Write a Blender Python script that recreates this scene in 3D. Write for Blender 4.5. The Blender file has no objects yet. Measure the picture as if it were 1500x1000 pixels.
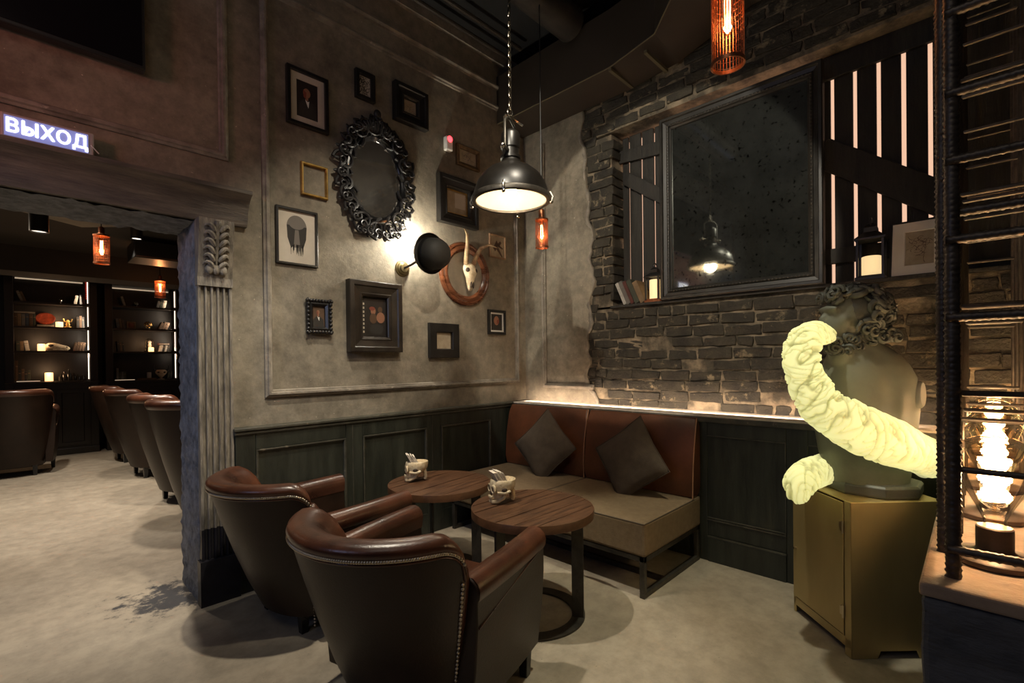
import bpy, math, random
from mathutils import Vector, Matrix, Euler, noise
random.seed(7)
sc = bpy.context.scene
COL = sc.collection
PI = math.pi
R = math.radians

# ------------------------------------------------------------------ mesh builder
class MB:
    def __init__(s): s.v = []; s.f = []; s.m = []; s.mi = 0
    def add(s, vs, fs):
        b = len(s.v); s.v += [tuple(p) for p in vs]
        for f in fs: s.f.append(tuple(b + i for i in f)); s.m.append(s.mi)
        return s
    def box(s, x0, x1, y0, y1, z0, z1, M=None, jit=0):
        vs = [Vector((x, y, z)) for z in (z0, z1) for y in (y0, y1) for x in (x0, x1)]
        if jit: vs = [p + Vector([random.uniform(-jit, jit) for _ in range(3)]) for p in vs]
        if M: vs = [M @ p for p in vs]
        return s.add(vs, [(0, 2, 3, 1), (4, 5, 7, 6), (0, 1, 5, 4), (2, 6, 7, 3), (0, 4, 6, 2), (1, 3, 7, 5)])
    def loft(s, rings, closed=True, cap0=True, cap1=True, M=None):
        n = len(rings[0]); vs = [Vector(p) for r in rings for p in r]
        if M: vs = [M @ p for p in vs]
        fs = []
        for i in range(len(rings) - 1):
            for j in range(n if closed else n - 1):
                k = (j + 1) % n
                fs.append((i * n + j, i * n + k, (i + 1) * n + k, (i + 1) * n + j))
        if cap0: fs.append(tuple(range(n - 1, -1, -1)))
        if cap1: fs.append(tuple((len(rings) - 1) * n + j for j in range(n)))
        return s.add(vs, fs)
    def lathe(s, prof, seg=24, M=None, cap=True, sx=1, sy=1):
        rings = [[(r * math.cos(2 * PI * j / seg) * sx, r * math.sin(2 * PI * j / seg) * sy, z) for j in range(seg)] for r, z in prof]
        return s.loft(rings, True, cap, cap, M)
    def tube(s, pts, rad, seg=8, cap=True, closed=False, helix=None, M=None):
        pts = [Vector(p) for p in pts]; n = len(pts)
        rads = rad if isinstance(rad, (list, tuple)) else [rad] * n
        up = None; rings = []; L = 0
        for i, p in enumerate(pts):
            a = pts[(i - 1) % n] if (closed or i > 0) else p
            b = pts[(i + 1) % n] if (closed or i < n - 1) else p
            t = (b - a)
            t = t.normalized() if t.length > 1e-9 else Vector((0, 0, 1))
            if up is None:
                up = Vector((0, 0, 1)) if abs(t.z) < .9 else Vector((1, 0, 0))
            u = up - t * up.dot(t)
            if u.length < 1e-6: u = t.orthogonal()
            u.normalize(); w = t.cross(u); up = u
            if i: L += (p - pts[i - 1]).length
            ring = []
            for j in range(seg):
                an = 2 * PI * j / seg; r = rads[i]
                if helix:
                    r *= 1 + helix[0] * max(0, math.sin(2 * PI * L / helix[1] + an)) ** 1.5
                ring.append(p + (u * math.cos(an) + w * math.sin(an)) * r)
            rings.append(ring)
        if closed:
            rings.append(rings[0]); return s.loft(rings, True, False, False, M)
        return s.loft(rings, True, cap, cap, M)
    def ell(s, c, r, seg=16, rings=10, M=None):
        c = Vector(c); r = (r, r, r) if not isinstance(r, (tuple, list)) else r
        prof = []
        RR = []
        for i in range(rings + 1):
            a = -PI / 2 + PI * i / rings; q = max(math.cos(a), .02)
            RR.append([(c.x + r[0] * q * math.cos(2 * PI * j / seg), c.y + r[1] * q * math.sin(2 * PI * j / seg), c.z + r[2] * math.sin(a)) for j in range(seg)])
        return s.loft(RR, True, True, True, M)
    def poly(s, pts): return s.add(pts, [tuple(range(len(pts)))])
    def rectframe(s, w, h, prof, back=True):
        """profile (inset, out) swept round a w x h rectangle in the local XZ plane, facing -Y"""
        rings = []
        for ins, out in prof:
            a, b = w / 2 - ins, h / 2 - ins
            rings.append([(-a, -out, -b), (a, -out, -b), (a, -out, b), (-a, -out, b)])
        return s.loft(rings, True, False, False)
    def ovalframe(s, a, b, prof, seg=64):
        rings = [[((a - i) * math.cos(2 * PI * j / seg), -o, (b - i) * math.sin(2 * PI * j / seg)) for j in range(seg)] for i, o in prof]
        return s.loft(rings, True, False, False)
    def prism(s, poly2, z0, z1, M=None):
        n = len(poly2)
        return s.loft([[(x, y, z0) for x, y in poly2], [(x, y, z1) for x, y in poly2]], True, True, True, M)
    def build(s, name, mats, parent=None, smooth=None, bevel=None, loc=None, subs=0):
        me = bpy.data.meshes.new(name); me.from_pydata(s.v, [], s.f)
        mats = mats if isinstance(mats, (list, tuple)) else [mats]
        for m in mats: me.materials.append(m)
        if len(mats) > 1: me.polygons.foreach_set('material_index', s.m)
        import bmesh
        bm = bmesh.new(); bm.from_mesh(me); bmesh.ops.recalc_face_normals(bm, faces=bm.faces); bm.to_mesh(me); bm.free()
        if smooth is not None:
            for p in me.polygons: p.use_smooth = True
            if smooth < 180: me.set_sharp_from_angle(angle=R(smooth))
        me.update()
        o = bpy.data.objects.new(name, me); COL.objects.link(o)
        if parent: o.parent = parent
        if loc is not None: o.location = loc
        if bevel:
            b = o.modifiers.new('bevel', 'BEVEL'); b.width = bevel; b.segments = 2; b.limit_method = 'ANGLE'; b.angle_limit = R(40)
        if subs:
            q = o.modifiers.new('sub', 'SUBSURF'); q.levels = subs; q.render_levels = subs
        return o

def tag(o, label, cat, group=None, kind=None):
    o['label'] = label; o['category'] = cat
    if group: o['group'] = group
    if kind: o['kind'] = kind
    return o
def thing(name, label, cat, loc=(0, 0, 0), rz=0, group=None, rot=None):
    o = bpy.data.objects.new(name, None); COL.objects.link(o); o.empty_display_size = .05
    o.location = loc; o.rotation_euler = rot if rot else (0, 0, rz)
    return tag(o, label, cat, group)
def struct(o, label, cat='wall'):
    return tag(o, label, cat, kind='structure')
def copy_tree(o, parent=None):
    c = o.copy(); COL.objects.link(c)
    if parent: c.parent = parent
    for ch in list(o.children): copy_tree(ch, c)
    return c

# ------------------------------------------------------------------ materials
def new_mat(name):
    m = bpy.data.materials.new(name); m.use_nodes = True
    nt = m.node_tree; nt.nodes.clear()
    out = nt.nodes.new('ShaderNodeOutputMaterial'); b = nt.nodes.new('ShaderNodeBsdfPrincipled')
    nt.links.new(b.outputs[0], out.inputs[0]); return m, nt, b, out
def c4(c): return (c[0], c[1], c[2], 1)
def N(nt, t, **kw):
    n = nt.nodes.new(t)
    for k, v in kw.items():
        if k in n.inputs: n.inputs[k].default_value = v
        else: setattr(n, k, v)
    return n
def ramp(nt, fac, stops):
    r = nt.nodes.new('ShaderNodeValToRGB'); nt.links.new(fac, r.inputs[0])
    el = r.color_ramp.elements
    while len(el) < len(stops): el.new(.5)
    for e, (p, c) in zip(el, stops): e.position = p; e.color = c4(c) if len(c) == 3 else c
    return r
def mixc(nt, fac, a, b, blend='MIX'):
    m = nt.nodes.new('ShaderNodeMix'); m.data_type = 'RGBA'; m.blend_type = blend
    for s, v in ((0, fac), (6, a), (7, b)):
        if hasattr(v, 'is_linked') or hasattr(v, 'links'): nt.links.new(v, m.inputs[s])
        else: m.inputs[s].default_value = v if s == 0 else c4(v)
    return m.outputs[2]
def mat(name, c1, c2=None, scale=6, rough=.6, rvar=.1, metal=0, bump=0, bscale=40, stretch=None, detail=6, spec=.5, coat=0, wear=None, wscale=9, worldpos=False, lo=.35, hi=.65):
    m, nt, b, out = new_mat(name)
    tc = N(nt, 'ShaderNodeTexCoord'); src = tc.outputs['Object']
    if worldpos:
        g = N(nt, 'ShaderNodeNewGeometry'); src = g.outputs['Position']
    mp = N(nt, 'ShaderNodeMapping'); nt.links.new(src, mp.inputs[0])
    if stretch: mp.inputs['Scale'].default_value = stretch
    n1 = N(nt, 'ShaderNodeTexNoise', Scale=scale, Detail=detail, Roughness=.62); nt.links.new(mp.outputs[0], n1.inputs[0])
    if c2 is None: c2 = tuple(x * .75 for x in c1)
    col = ramp(nt, n1.outputs[0], [(lo, c2), (hi, c1)]).outputs[0]
    if wear:
        n3 = N(nt, 'ShaderNodeTexNoise', Scale=wscale, Detail=8, Roughness=.7); nt.links.new(mp.outputs[0], n3.inputs[0])
        f = ramp(nt, n3.outputs[0], [(wear[1], (0, 0, 0)), (wear[1] + .08, (1, 1, 1))]).outputs[0]
        col = mixc(nt, f, col, wear[0])
    nt.links.new(col, b.inputs['Base Color'])
    mr = N(nt, 'ShaderNodeMapRange'); nt.links.new(n1.outputs[0], mr.inputs[0])
    mr.inputs[3].default_value = max(.02, rough - rvar); mr.inputs[4].default_value = min(1, rough + rvar)
    nt.links.new(mr.outputs[0], b.inputs['Roughness'])
    b.inputs['Metallic'].default_value = metal
    b.inputs['Specular IOR Level'].default_value = spec
    b.inputs['Coat Weight'].default_value = coat
    if bump:
        n2 = N(nt, 'ShaderNodeTexNoise', Scale=bscale, Detail=5, Roughness=.6); nt.links.new(mp.outputs[0], n2.inputs[0])
        bp = N(nt, 'ShaderNodeBump', Strength=bump, Distance=.01); nt.links.new(n2.outputs[0], bp.inputs['Height'])
        nt.links.new(bp.outputs[0], b.inputs['Normal'])
    return m
def plain(name, c, rough=.5, metal=0, spec=.5):
    m, nt, b, out = new_mat(name)
    b.inputs['Base Color'].default_value = c4(c); b.inputs['Roughness'].default_value = rough
    b.inputs['Metallic'].default_value = metal; b.inputs['Specular IOR Level'].default_value = spec
    return m
def glow(name, c, st, base=None):
    m, nt, b, out = new_mat(name)
    b.inputs['Base Color'].default_value = c4(base or c); b.inputs['Roughness'].default_value = .6
    b.inputs['Emission Color'].default_value = c4(c); b.inputs['Emission Strength'].default_value = st
    return m
def glassmat(name, tint=(1, 1, 1), refl=1.0):
    m, nt, b, out = new_mat(name); nt.nodes.remove(b)
    tr = N(nt, 'ShaderNodeBsdfTransparent'); tr.inputs[0].default_value = c4(tint)
    gl = N(nt, 'ShaderNodeBsdfGlossy'); gl.inputs['Roughness'].default_value = .03
    lw = N(nt, 'ShaderNodeLayerWeight'); lw.inputs[0].default_value = .25
    mx = N(nt, 'ShaderNodeMixShader'); mu = N(nt, 'ShaderNodeMath', operation='MULTIPLY'); mu.inputs[1].default_value = refl
    nt.links.new(lw.outputs['Fresnel'], mu.inputs[0]); nt.links.new(mu.outputs[0], mx.inputs[0])
    nt.links.new(tr.outputs[0], mx.inputs[1]); nt.links.new(gl.outputs[0], mx.inputs[2]); nt.links.new(mx.outputs[0], out.inputs[0])
    return m

def plaster_mat(name, a, b_, dark, sc_=1.0):
    m, nt, b, out = new_mat(name)
    g = N(nt, 'ShaderNodeNewGeometry'); P = g.outputs['Position']
    n1 = N(nt, 'ShaderNodeTexNoise', Scale=2.2 * sc_, Detail=9, Roughness=.68); nt.links.new(P, n1.inputs[0])
    n2 = N(nt, 'ShaderNodeTexNoise', Scale=14 * sc_, Detail=8, Roughness=.7); nt.links.new(P, n2.inputs[0])
    n3 = N(nt, 'ShaderNodeTexNoise', Scale=55, Detail=3, Roughness=.5); nt.links.new(P, n3.inputs[0])
    col = ramp(nt, n1.outputs[0], [(.3, dark), (.48, b_), (.68, a)]).outputs[0]
    f2 = ramp(nt, n2.outputs[0], [(.35, (.72, .72, .72)), (.65, (1.12, 1.12, 1.1))]).outputs[0]
    col = mixc(nt, 1.0, col, f2, 'MULTIPLY')
    f3 = ramp(nt, n3.outputs[0], [(.72, (0, 0, 0)), (.76, (1, 1, 1))]).outputs[0]
    col = mixc(nt, f3, col, tuple(min(1, x * 1.7) for x in a))
    nt.links.new(col, b.inputs['Base Color']); b.inputs['Roughness'].default_value = .75
    b.inputs['Specular IOR Level'].default_value = .3
    bp = N(nt, 'ShaderNodeBump', Strength=.35, Distance=.012); nt.links.new(n2.outputs[0], bp.inputs['Height']); nt.links.new(bp.outputs[0], b.inputs['Normal'])
    return m

M = {}
M['plaster'] = plaster_mat('plaster_taupe', (.305, .268, .208), (.225, .196, .150), (.125, .105, .078))
M['plaster_trim'] = mat('plaster_trim', (.29, .255, .205), (.14, .12, .095), scale=9, rough=.7, bump=.5, bscale=30, wear=((.42, .37, .30), .62), wscale=14, worldpos=True)
M['jamb'] = mat('jamb_blue_grey', (.22, .235, .27), (.08, .088, .105), scale=16, rough=.65, bump=1.0, bscale=26, wear=((.36, .37, .38), .64), wscale=30, worldpos=True)
M['pilaster'] = mat('pilaster_grey', (.32, .28, .22), (.12, .105, .085), scale=7, rough=.7, bump=.7, bscale=28, stretch=(6, 6, 1), wear=((.5, .45, .37), .64), wscale=9, worldpos=True)
M['black_base'] = mat('pilaster_black_base', (.022, .02, .026), (.012, .011, .014), scale=8, rough=.4, bump=.4, bscale=20)
M['wains'] = mat('wainscot_dark_green', (.030, .033, .024), (.014, .016, .012), scale=5, rough=.42, rvar=.12, stretch=(3, 3, .5), bump=.25, bscale=30, wear=((.11, .10, .07), .69), wscale=6, worldpos=True)
M['wains_cap'] = mat('wainscot_cap', (.075, .07, .052), (.03, .03, .022), scale=9, rough=.45, bump=.3, bscale=30, wear=((.2, .17, .12), .62), wscale=8, worldpos=True)
M['brick'] = mat('brick_soot', (.050, .042, .028), (.012, .010, .007), scale=9, rough=.78, bump=1.0, bscale=55, wear=((.20, .16, .10), .585), wscale=8, worldpos=True, lo=.3, hi=.7)
M['mortar'] = mat('mortar', (.27, .215, .145), (.06, .05, .035), scale=5, rough=.9, bump=1.0, bscale=45, worldpos=True, lo=.42, hi=.62)
M['ceil'] = mat('black_ceiling', (.012, .012, .012), (.007, .007, .007), scale=3, rough=.8)
M['duct'] = mat('painted_duct', (.036, .026, .018), (.026, .019, .013), scale=4, rough=.55, bump=.05)
M['duct_edge'] = plain('duct_edge', (.10, .085, .05), .5)
M['ledge'] = mat('ledge_rough_plaster', (.66, .58, .50), (.45, .38, .3), scale=12, rough=.8, bump=.8, bscale=30)
M['half'] = mat('plinth_blue_grey', (.10, .102, .112), (.055, .057, .064), scale=4, rough=.7, bump=1.0, bscale=14, stretch=(1, 1, 3), worldpos=True)
M['half_top'] = mat('plinth_top_stone', (.36, .26, .18), (.24, .17, .12), scale=8, rough=.75, bump=.5, bscale=30, worldpos=True)
M['leather'] = mat('leather_brown', (.025, .0130, .0075), (.014, .0075, .0045), scale=4, rough=.40, rvar=.08, bump=.10, bscale=120, spec=.34)
M['leather_red'] = mat('leather_rim_redbrown', (.100, .034, .016), (.032, .012, .007), scale=5, rough=.30, rvar=.08, bump=.10, bscale=110, spec=.6)
M['leather_tan'] = mat('leather_tan_back', (.125, .043, .018), (.066, .023, .010), scale=4, rough=.36, bump=.12, bscale=60, spec=.5)
M['fabric'] = mat('fabric_taupe', (.205, .148, .090), (.165, .118, .07), scale=30, rough=.9, bump=.35, bscale=300, spec=.2)
M['pillow'] = mat('fabric_brown_grey', (.088, .068, .050), (.070, .054, .040), scale=20, rough=.9, bump=.3, bscale=250, spec=.2)
M['wood'] = mat('table_wood', (.118, .054, .025), (.038, .017, .009), scale=5, rough=.40, rvar=.1, stretch=(1.2, 9, 1), bump=.3, bscale=16)
M['wood_edge'] = mat('table_edge_wood', (.12, .055, .025), (.06, .027, .013), scale=12, rough=.4)
M['iron'] = mat('black_iron', (.085, .075, .060), (.045, .040, .033), scale=12, rough=.45, metal=.6, bump=.2, bscale=40)
M['rebar'] = mat('rebar_steel', (.105, .085, .068), (.05, .04, .033), scale=25, rough=.45, metal=.55)
M['black'] = plain('black_paint', (.012, .012, .012), .4)
M['black_gloss'] = plain('black_gloss', (.010, .010, .011), .18)
M['frame_black'] = mat('frame_black', (.018, .016, .014), (.010, .009, .008), scale=10, rough=.35)
M['frame_brown'] = mat('frame_dark_brown', (.035, .026, .018), (.016, .012, .009), scale=8, rough=.35)
M['gold'] = mat('gilt', (.62, .40, .12), (.40, .24, .07), scale=20, rough=.35, metal=.9)
M['bronze'] = mat('bronzed_wood', (.20, .13, .06), (.10, .06, .03), scale=20, rough=.45, metal=.3)
M['paper'] = mat('paper_cream', (.58, .52, .43), (.50, .44, .36), scale=6, rough=.8)
M['paper_old'] = mat('paper_old', (.42, .35, .25), (.30, .24, .16), scale=14, rough=.85)
M['white'] = plain('white_paint', (.75, .73, .68), .5)
M['ink'] = plain('ink', (.03, .026, .022), .8)
M['greyink'] = plain('grey_ink', (.16, .14, .12), .8)
M['skin_paint'] = plain('painted_skin', (.30, .14, .08), .6)
M['red_paint'] = plain('painted_red', (.22, .05, .03), .6)
M['dark_paint'] = plain('painted_dark', (.020, .016, .014), .45)
M['brown_paint'] = plain('painted_brown', (.10, .055, .03), .55)
M['plaque'] = mat('plaque_redwood', (.17, .058, .024), (.085, .028, .012), scale=6, rough=.28, stretch=(1, 1, 4))
M['plaque_bg'] = mat('plaque_felt', (.26, .22, .17), (.19, .16, .12), scale=12, rough=.9)
M['bone'] = mat('bone', (.74, .63, .44), (.48, .36, .21), scale=26, rough=.55, bump=.4, bscale=60)
M['bone_dark'] = plain('bone_cavity', (.04, .022, .012), .8)
M['horn'] = mat('horn', (.50, .38, .22), (.20, .10, .05), scale=20, rough=.4)
M['mirror'] = None
M['bust'] = mat('bust_grey_plaster', (.165, .172, .135), (.105, .11, .085), scale=3, rough=.55, bump=.08, bscale=60)
M['bust_hair'] = mat('bust_grey_hair', (.10, .103, .088), (.04, .041, .035), scale=9, rough=.5)
M['brass'] = mat('satin_brass_sheet', (.50, .395, .19), (.42, .325, .145), scale=2.5, rough=.48, rvar=.05, metal=.6, stretch=(1, 1, .3))
M['brass_dk'] = plain('hinge_steel', (.55, .47, .33), .3, 1)
M['shutter'] = mat('shutter_black_boards', (.028, .024, .018), (.012, .011, .009), scale=4, rough=.6, stretch=(10, 10, 1), bump=.5, bscale=20, worldpos=True)
M['mframe'] = mat('mirror_frame_black', (.030, .027, .022), (.014, .013, .011), scale=8, rough=.42)
M['candle'] = glow('candle_wax_lit', (1.0, .72, .36), .75, (.8, .62, .36))
M['candle_w'] = plain('candle_wax', (.55, .50, .42), .5)
M['copper'] = mat('copper_mesh', (.42, .17, .08), (.25, .09, .04), scale=30, rough=.4, metal=.8)
M['filament'] = glow('filament_hot', (1.0, .70, .38), 34)
M['filament2'] = glow('filament_orange', (1.0, .36, .12), 22)
M['bulb_glass'] = glassmat('bulb_glass', (.99, .93, .84), .8)
M['pane'] = glassmat('pane_glass', (.92, .9, .86), .7)
M['lamp_in'] = plain('lamp_inner_enamel', (.46, .38, .29), .5)
M['lamp_out'] = mat('lamp_bronze_black', (.010, .008, .006), (.007, .006, .005), scale=9, rough=.36, spec=.5)
M['chrome'] = plain('nickel', (.55, .50, .42), .22, 1)
M['nail'] = plain('nailhead_brass', (.55, .47, .36), .28, 1)
M['stage_white'] = glow('led_white', (1.0, .80, .62), 1.6)
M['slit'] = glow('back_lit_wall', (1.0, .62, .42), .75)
M['floor'] = None
M['seam'] = mat('seam_light', (.36, .18, .09), rough=.5)
M['tv'] = plain('tv_screen', (.006, .006, .008), .12)
M['dark_wood'] = mat('dark_bookcase_wood', (.020, .014, .010), (.011, .008, .006), scale=4, rough=.45, stretch=(6, 6, 1))
M['far_plaster'] = mat('far_ceiling_plaster', (.34, .30, .24), (.24, .21, .17), scale=3, rough=.8)

# floor: worn concrete
def floor_mat():
    m, nt, b, out = new_mat('worn_concrete')
    g = N(nt, 'ShaderNodeNewGeometry'); P = g.outputs['Position']
    n1 = N(nt, 'ShaderNodeTexNoise', Scale=.9, Detail=9, Roughness=.62); nt.links.new(P, n1.inputs[0])
    n2 = N(nt, 'ShaderNodeTexNoise', Scale=9, Detail=8, Roughness=.72); nt.links.new(P, n2.inputs[0])
    n3 = N(nt, 'ShaderNodeTexNoise', Scale=60, Detail=2); nt.links.new(P, n3.inputs[0])
    col = ramp(nt, n1.outputs[0], [(.3, (.27, .225, .165)), (.5, (.335, .285, .215)), (.7, (.40, .345, .265))]).outputs[0]
    col = mixc(nt, 1.0, col, ramp(nt, n2.outputs[0], [(.3, (.72, .72, .72)), (.6, (1.08, 1.08, 1.08))]).outputs[0], 'MULTIPLY')
    col = mixc(nt, ramp(nt, n3.outputs[0], [(.74, (0, 0, 0)), (.78, (1, 1, 1))]).outputs[0], col, (.10, .085, .065))
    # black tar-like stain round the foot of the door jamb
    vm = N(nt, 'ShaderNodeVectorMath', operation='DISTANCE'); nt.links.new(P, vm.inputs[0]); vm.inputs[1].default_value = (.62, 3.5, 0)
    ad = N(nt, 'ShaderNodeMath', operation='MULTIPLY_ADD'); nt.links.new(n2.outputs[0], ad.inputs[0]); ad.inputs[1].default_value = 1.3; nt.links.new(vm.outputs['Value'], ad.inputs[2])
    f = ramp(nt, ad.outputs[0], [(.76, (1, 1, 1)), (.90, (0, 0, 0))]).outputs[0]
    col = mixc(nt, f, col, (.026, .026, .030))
    nt.links.new(col, b.inputs['Base Color'])
    r = N(nt, 'ShaderNodeMapRange'); nt.links.new(n2.outputs[0], r.inputs[0]); r.inputs[3].default_value = .38; r.inputs[4].default_value = .7
    nt.links.new(r.outputs[0], b.inputs['Roughness']); b.inputs['Specular IOR Level'].default_value = .4
    bp = N(nt, 'ShaderNodeBump', Strength=.15, Distance=.01); nt.links.new(n2.outputs[0], bp.inputs['Height']); nt.links.new(bp.outputs[0], b.inputs['Normal'])
    return m
M['floor'] = floor_mat()
def mirror_mat(name, tint, fox, dens):
    m, nt, b, out = new_mat(name)
    tc = N(nt, 'ShaderNodeTexCoord')
    n1 = N(nt, 'ShaderNodeTexNoise', Scale=3.2, Detail=9, Roughness=.7); nt.links.new(tc.outputs['Object'], n1.inputs[0])
    n2 = N(nt, 'ShaderNodeTexNoise', Scale=38, Detail=4, Roughness=.6); nt.links.new(tc.outputs['Object'], n2.inputs[0])
    col = ramp(nt, n1.outputs[0], [(.35, tuple(x * .6 for x in tint)), (.62, tint)]).outputs[0]
    f = ramp(nt, n2.outputs[0], [(dens, (0, 0, 0)), (dens + .07, (1, 1, 1))]).outputs[0]
    col = mixc(nt, f, col, fox)
    nt.links.new(col, b.inputs['Base Color']); b.inputs['Metallic'].default_value = .93
    nt.links.new(ramp(nt, n1.outputs[0], [(.3, (.02,) * 3), (.7, (.07,) * 3)]).outputs[0], b.inputs['Roughness'])
    return m
M['mirror'] = mirror_mat('antique_mirror', (.34, .36, .33), (.05, .05, .045), .60)
M['mirror2'] = mirror_mat('oval_mirror_glass', (.85, .80, .72), (.3, .28, .25), .7)
def fabric_tube_mat():      # thin cloth; the shade in its creases is painted into colour and glow
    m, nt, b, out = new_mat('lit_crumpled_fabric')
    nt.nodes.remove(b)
    at = N(nt, 'ShaderNodeAttribute', attribute_name='crease_shade')
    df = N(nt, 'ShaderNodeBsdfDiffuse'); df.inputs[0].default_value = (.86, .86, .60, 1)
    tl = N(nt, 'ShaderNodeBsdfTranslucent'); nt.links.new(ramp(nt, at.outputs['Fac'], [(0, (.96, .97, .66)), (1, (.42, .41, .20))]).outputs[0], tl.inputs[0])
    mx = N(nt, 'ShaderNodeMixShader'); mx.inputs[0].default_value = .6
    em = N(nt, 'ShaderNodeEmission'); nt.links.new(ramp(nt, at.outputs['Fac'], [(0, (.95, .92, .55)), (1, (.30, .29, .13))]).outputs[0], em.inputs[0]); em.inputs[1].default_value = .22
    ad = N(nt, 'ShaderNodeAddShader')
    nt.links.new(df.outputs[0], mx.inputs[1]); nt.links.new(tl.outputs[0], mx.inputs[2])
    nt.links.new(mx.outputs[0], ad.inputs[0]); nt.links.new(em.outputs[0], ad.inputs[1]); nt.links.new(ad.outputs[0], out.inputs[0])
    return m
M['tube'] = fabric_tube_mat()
M['tube_led'] = glow('tube_inner_led', (1.0, .99, .74), 1.3)

# ------------------------------------------------------------------ camera (eye 1.4 m, world origin on the floor below it)
F, YAW, PIT, ROL, PY, H = 701.34, .800491, -.0064063, -.0114475, 533.5, 1.4
_f = Vector((math.sin(YAW), math.cos(YAW), 0)); _r = Vector((math.cos(YAW), -math.sin(YAW), 0)); _u = Vector((0, 0, 1))
_f2 = _f * math.cos(PIT) + _u * math.sin(PIT); _u2 = _u * math.cos(PIT) - _f * math.sin(PIT)
_r3 = _r * math.cos(ROL) + _u2 * math.sin(ROL); _u3 = _u2 * math.cos(ROL) - _r * math.sin(ROL)
cam = bpy.data.cameras.new('camera'); co = bpy.data.objects.new('camera', cam); COL.objects.link(co)
co.matrix_world = Matrix(((_r3.x, _u3.x, -_f2.x, 0), (_r3.y, _u3.y, -_f2.y, 0), (_r3.z, _u3.z, -_f2.z, H), (0, 0, 0, 1)))
cam.sensor_width = 36; cam.lens = F / 1500 * 36; cam.shift_y = (PY - 500) / 1500; cam.clip_start = .05
sc.camera = co
def ray(x, y): return _f2 + _r3 * ((x - 750) / F) - _u3 * ((y - PY) / F)
def on_y(x, y, Y): d = ray(x, y); return Vector((0, 0, H)) + d * (Y / d.y)     # measured points on the plane y = Y
def on_x(x, y, X): d = ray(x, y); return Vector((0, 0, H)) + d * (X / d.x)     # ... on the plane x = X

YA = 3.27      # plaster face of the gallery wall
YW = 3.215     # face of its wainscot
XW = 3.60      # brick face of the end wall
XB = 3.32      # face of its wainscot
LZ = 1.013     # top of wainscot / ledge
YF = 3.70      # far face of the doorway wall
YBK = 10.4     # bookcase fronts in the far room

# ------------------------------------------------------------------ setting
mb = MB(); mb.box(-4, 4.2, -3.2, 11.2, -.1, 0); struct(mb.build('floor', M['floor']), 'worn beige grey concrete floor running into the next room', 'floor')
mb = MB(); mb.box(-4, 4.2, -3.2, 3.5, 4.32, 4.45); struct(mb.build('ceiling', M['ceil']), 'black painted ceiling of the front room', 'ceiling')
mb = MB()   # gallery wall, with the doorway to the left
mb.box(.745, 3.9, YA, YF, 0, 4.32); mb.box(-4, .745, YA, YF, 2.25, 4.32)
struct(mb.build('wall_left', M['plaster']), 'taupe plaster wall hung with pictures beside the doorway')
mb = MB(); n1, n2 = 22, 110
mb.add([(.722 + noise.noise(Vector((i * .55, k_ * .5, 1))) * .010 + noise.noise(Vector((i * 1.3, k_ * 1.2, 5))) * .006 + (.012 if i in (0, n1) else 0), 3.252 + (YF - 3.25) * i / n1, 2.27 * k_ / n2) for k_ in range(n2 + 1) for i in range(n1 + 1)], [(k_ * (n1 + 1) + i, k_ * (n1 + 1) + i + 1, (k_ + 1) * (n1 + 1) + i + 1, (k_ + 1) * (n1 + 1) + i) for k_ in range(n2) for i in range(n1)])
mb.add([(.745 - 2.6 * i / 90, 3.27 + (YF - 3.27) * k_ / 18, 2.238 + noise.noise(Vector((i * .6, k_ * .6, 2))) * .014 + noise.noise(Vector((i * 1.4, k_ * 1.4, 8))) * .006) for i in range(91) for k_ in range(19)], [(i * 19 + k_, i * 19 + k_ + 1, (i + 1) * 19 + k_ + 1, (i + 1) * 19 + k_) for i in range(90) for k_ in range(18)])
o = mb.build('trim_1', M['jamb'], smooth=60); struct(o, 'rough blue grey jamb and soffit of the doorway', 'trim')
# end wall: brick courses round a niche, plaster left standing towards the corner
NY0, NY1, NZ0, NZ1 = -.55, 2.25, 1.868, 3.36
mb = MB()
mb.box(XW + .007, 3.9, -.7, 2.75, 0, NZ0 - .02); mb.box(XW + .007, 3.9, -.7, 2.75, NZ1 + .02, 4.32)
mb.box(XW + .012, 3.9, NY1 + .02, 2.75, NZ0, NZ1)
wb = mb.build('wall_back', M['mortar']); struct(wb, 'sooty brick end wall with pale mortar and a niche')
mb = MB(); z = 1.0; k = 0
while z < 4.3:
    y = -.7 + (0 if k % 2 else -.13)
    while y < 2.62:
        L = random.choice((.235, .25, .262)) if k % 3 else random.choice((.12, .24, .25))
        h = .070 + random.uniform(-.004, .004)
        a, b = max(y + .0065, -.7), min(y + L - .0065, 2.66)
        pz = random.uniform(-.012, .004)
        if b - a > .03:
            wv = .010 * math.sin(a * 2.3 + k * .4) + random.uniform(-.006, .006); zz0, zz1 = z + wv, z + h + wv
            if random.random() < .035 and not (a < NY1 and b > NY0 - .1 and NZ0 - .2 < z < NZ1 + .2): y += L; continue
            inside = a < NY1 and b > NY0 and zz1 > NZ0 and zz0 < NZ1
            if inside and b > NY1 + .03 and zz0 >= NZ0 - .03 and zz1 <= NZ1 + .03: a = NY1; inside = False
            if not inside or zz0 > NZ1 - .02 or zz1 < NZ0 + .02:
                if inside and zz0 < NZ0 < zz1: zz1 = NZ0 - .004
                mb.box(XW + pz, XW + .20, a, b, zz0, zz1, jit=.008)
        y += L
    z += .083; k += 1
o = mb.build('brick_courses', M['brick'], wb, smooth=40)
q = o.modifiers.new('bev', 'BEVEL'); q.width = .006; q.segments = 2
q = o.modifiers.new('s', 'SUBSURF'); q.subdivision_type = 'SIMPLE'; q.levels = q.render_levels = 2
tx2 = bpy.data.textures.new('brickrough', 'CLOUDS'); tx2.noise_scale = .035; tx2.noise_depth = 3
q = o.modifiers.new('d', 'DISPLACE'); q.texture = tx2; q.strength = .022; q.texture_coords = 'GLOBAL'
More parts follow.
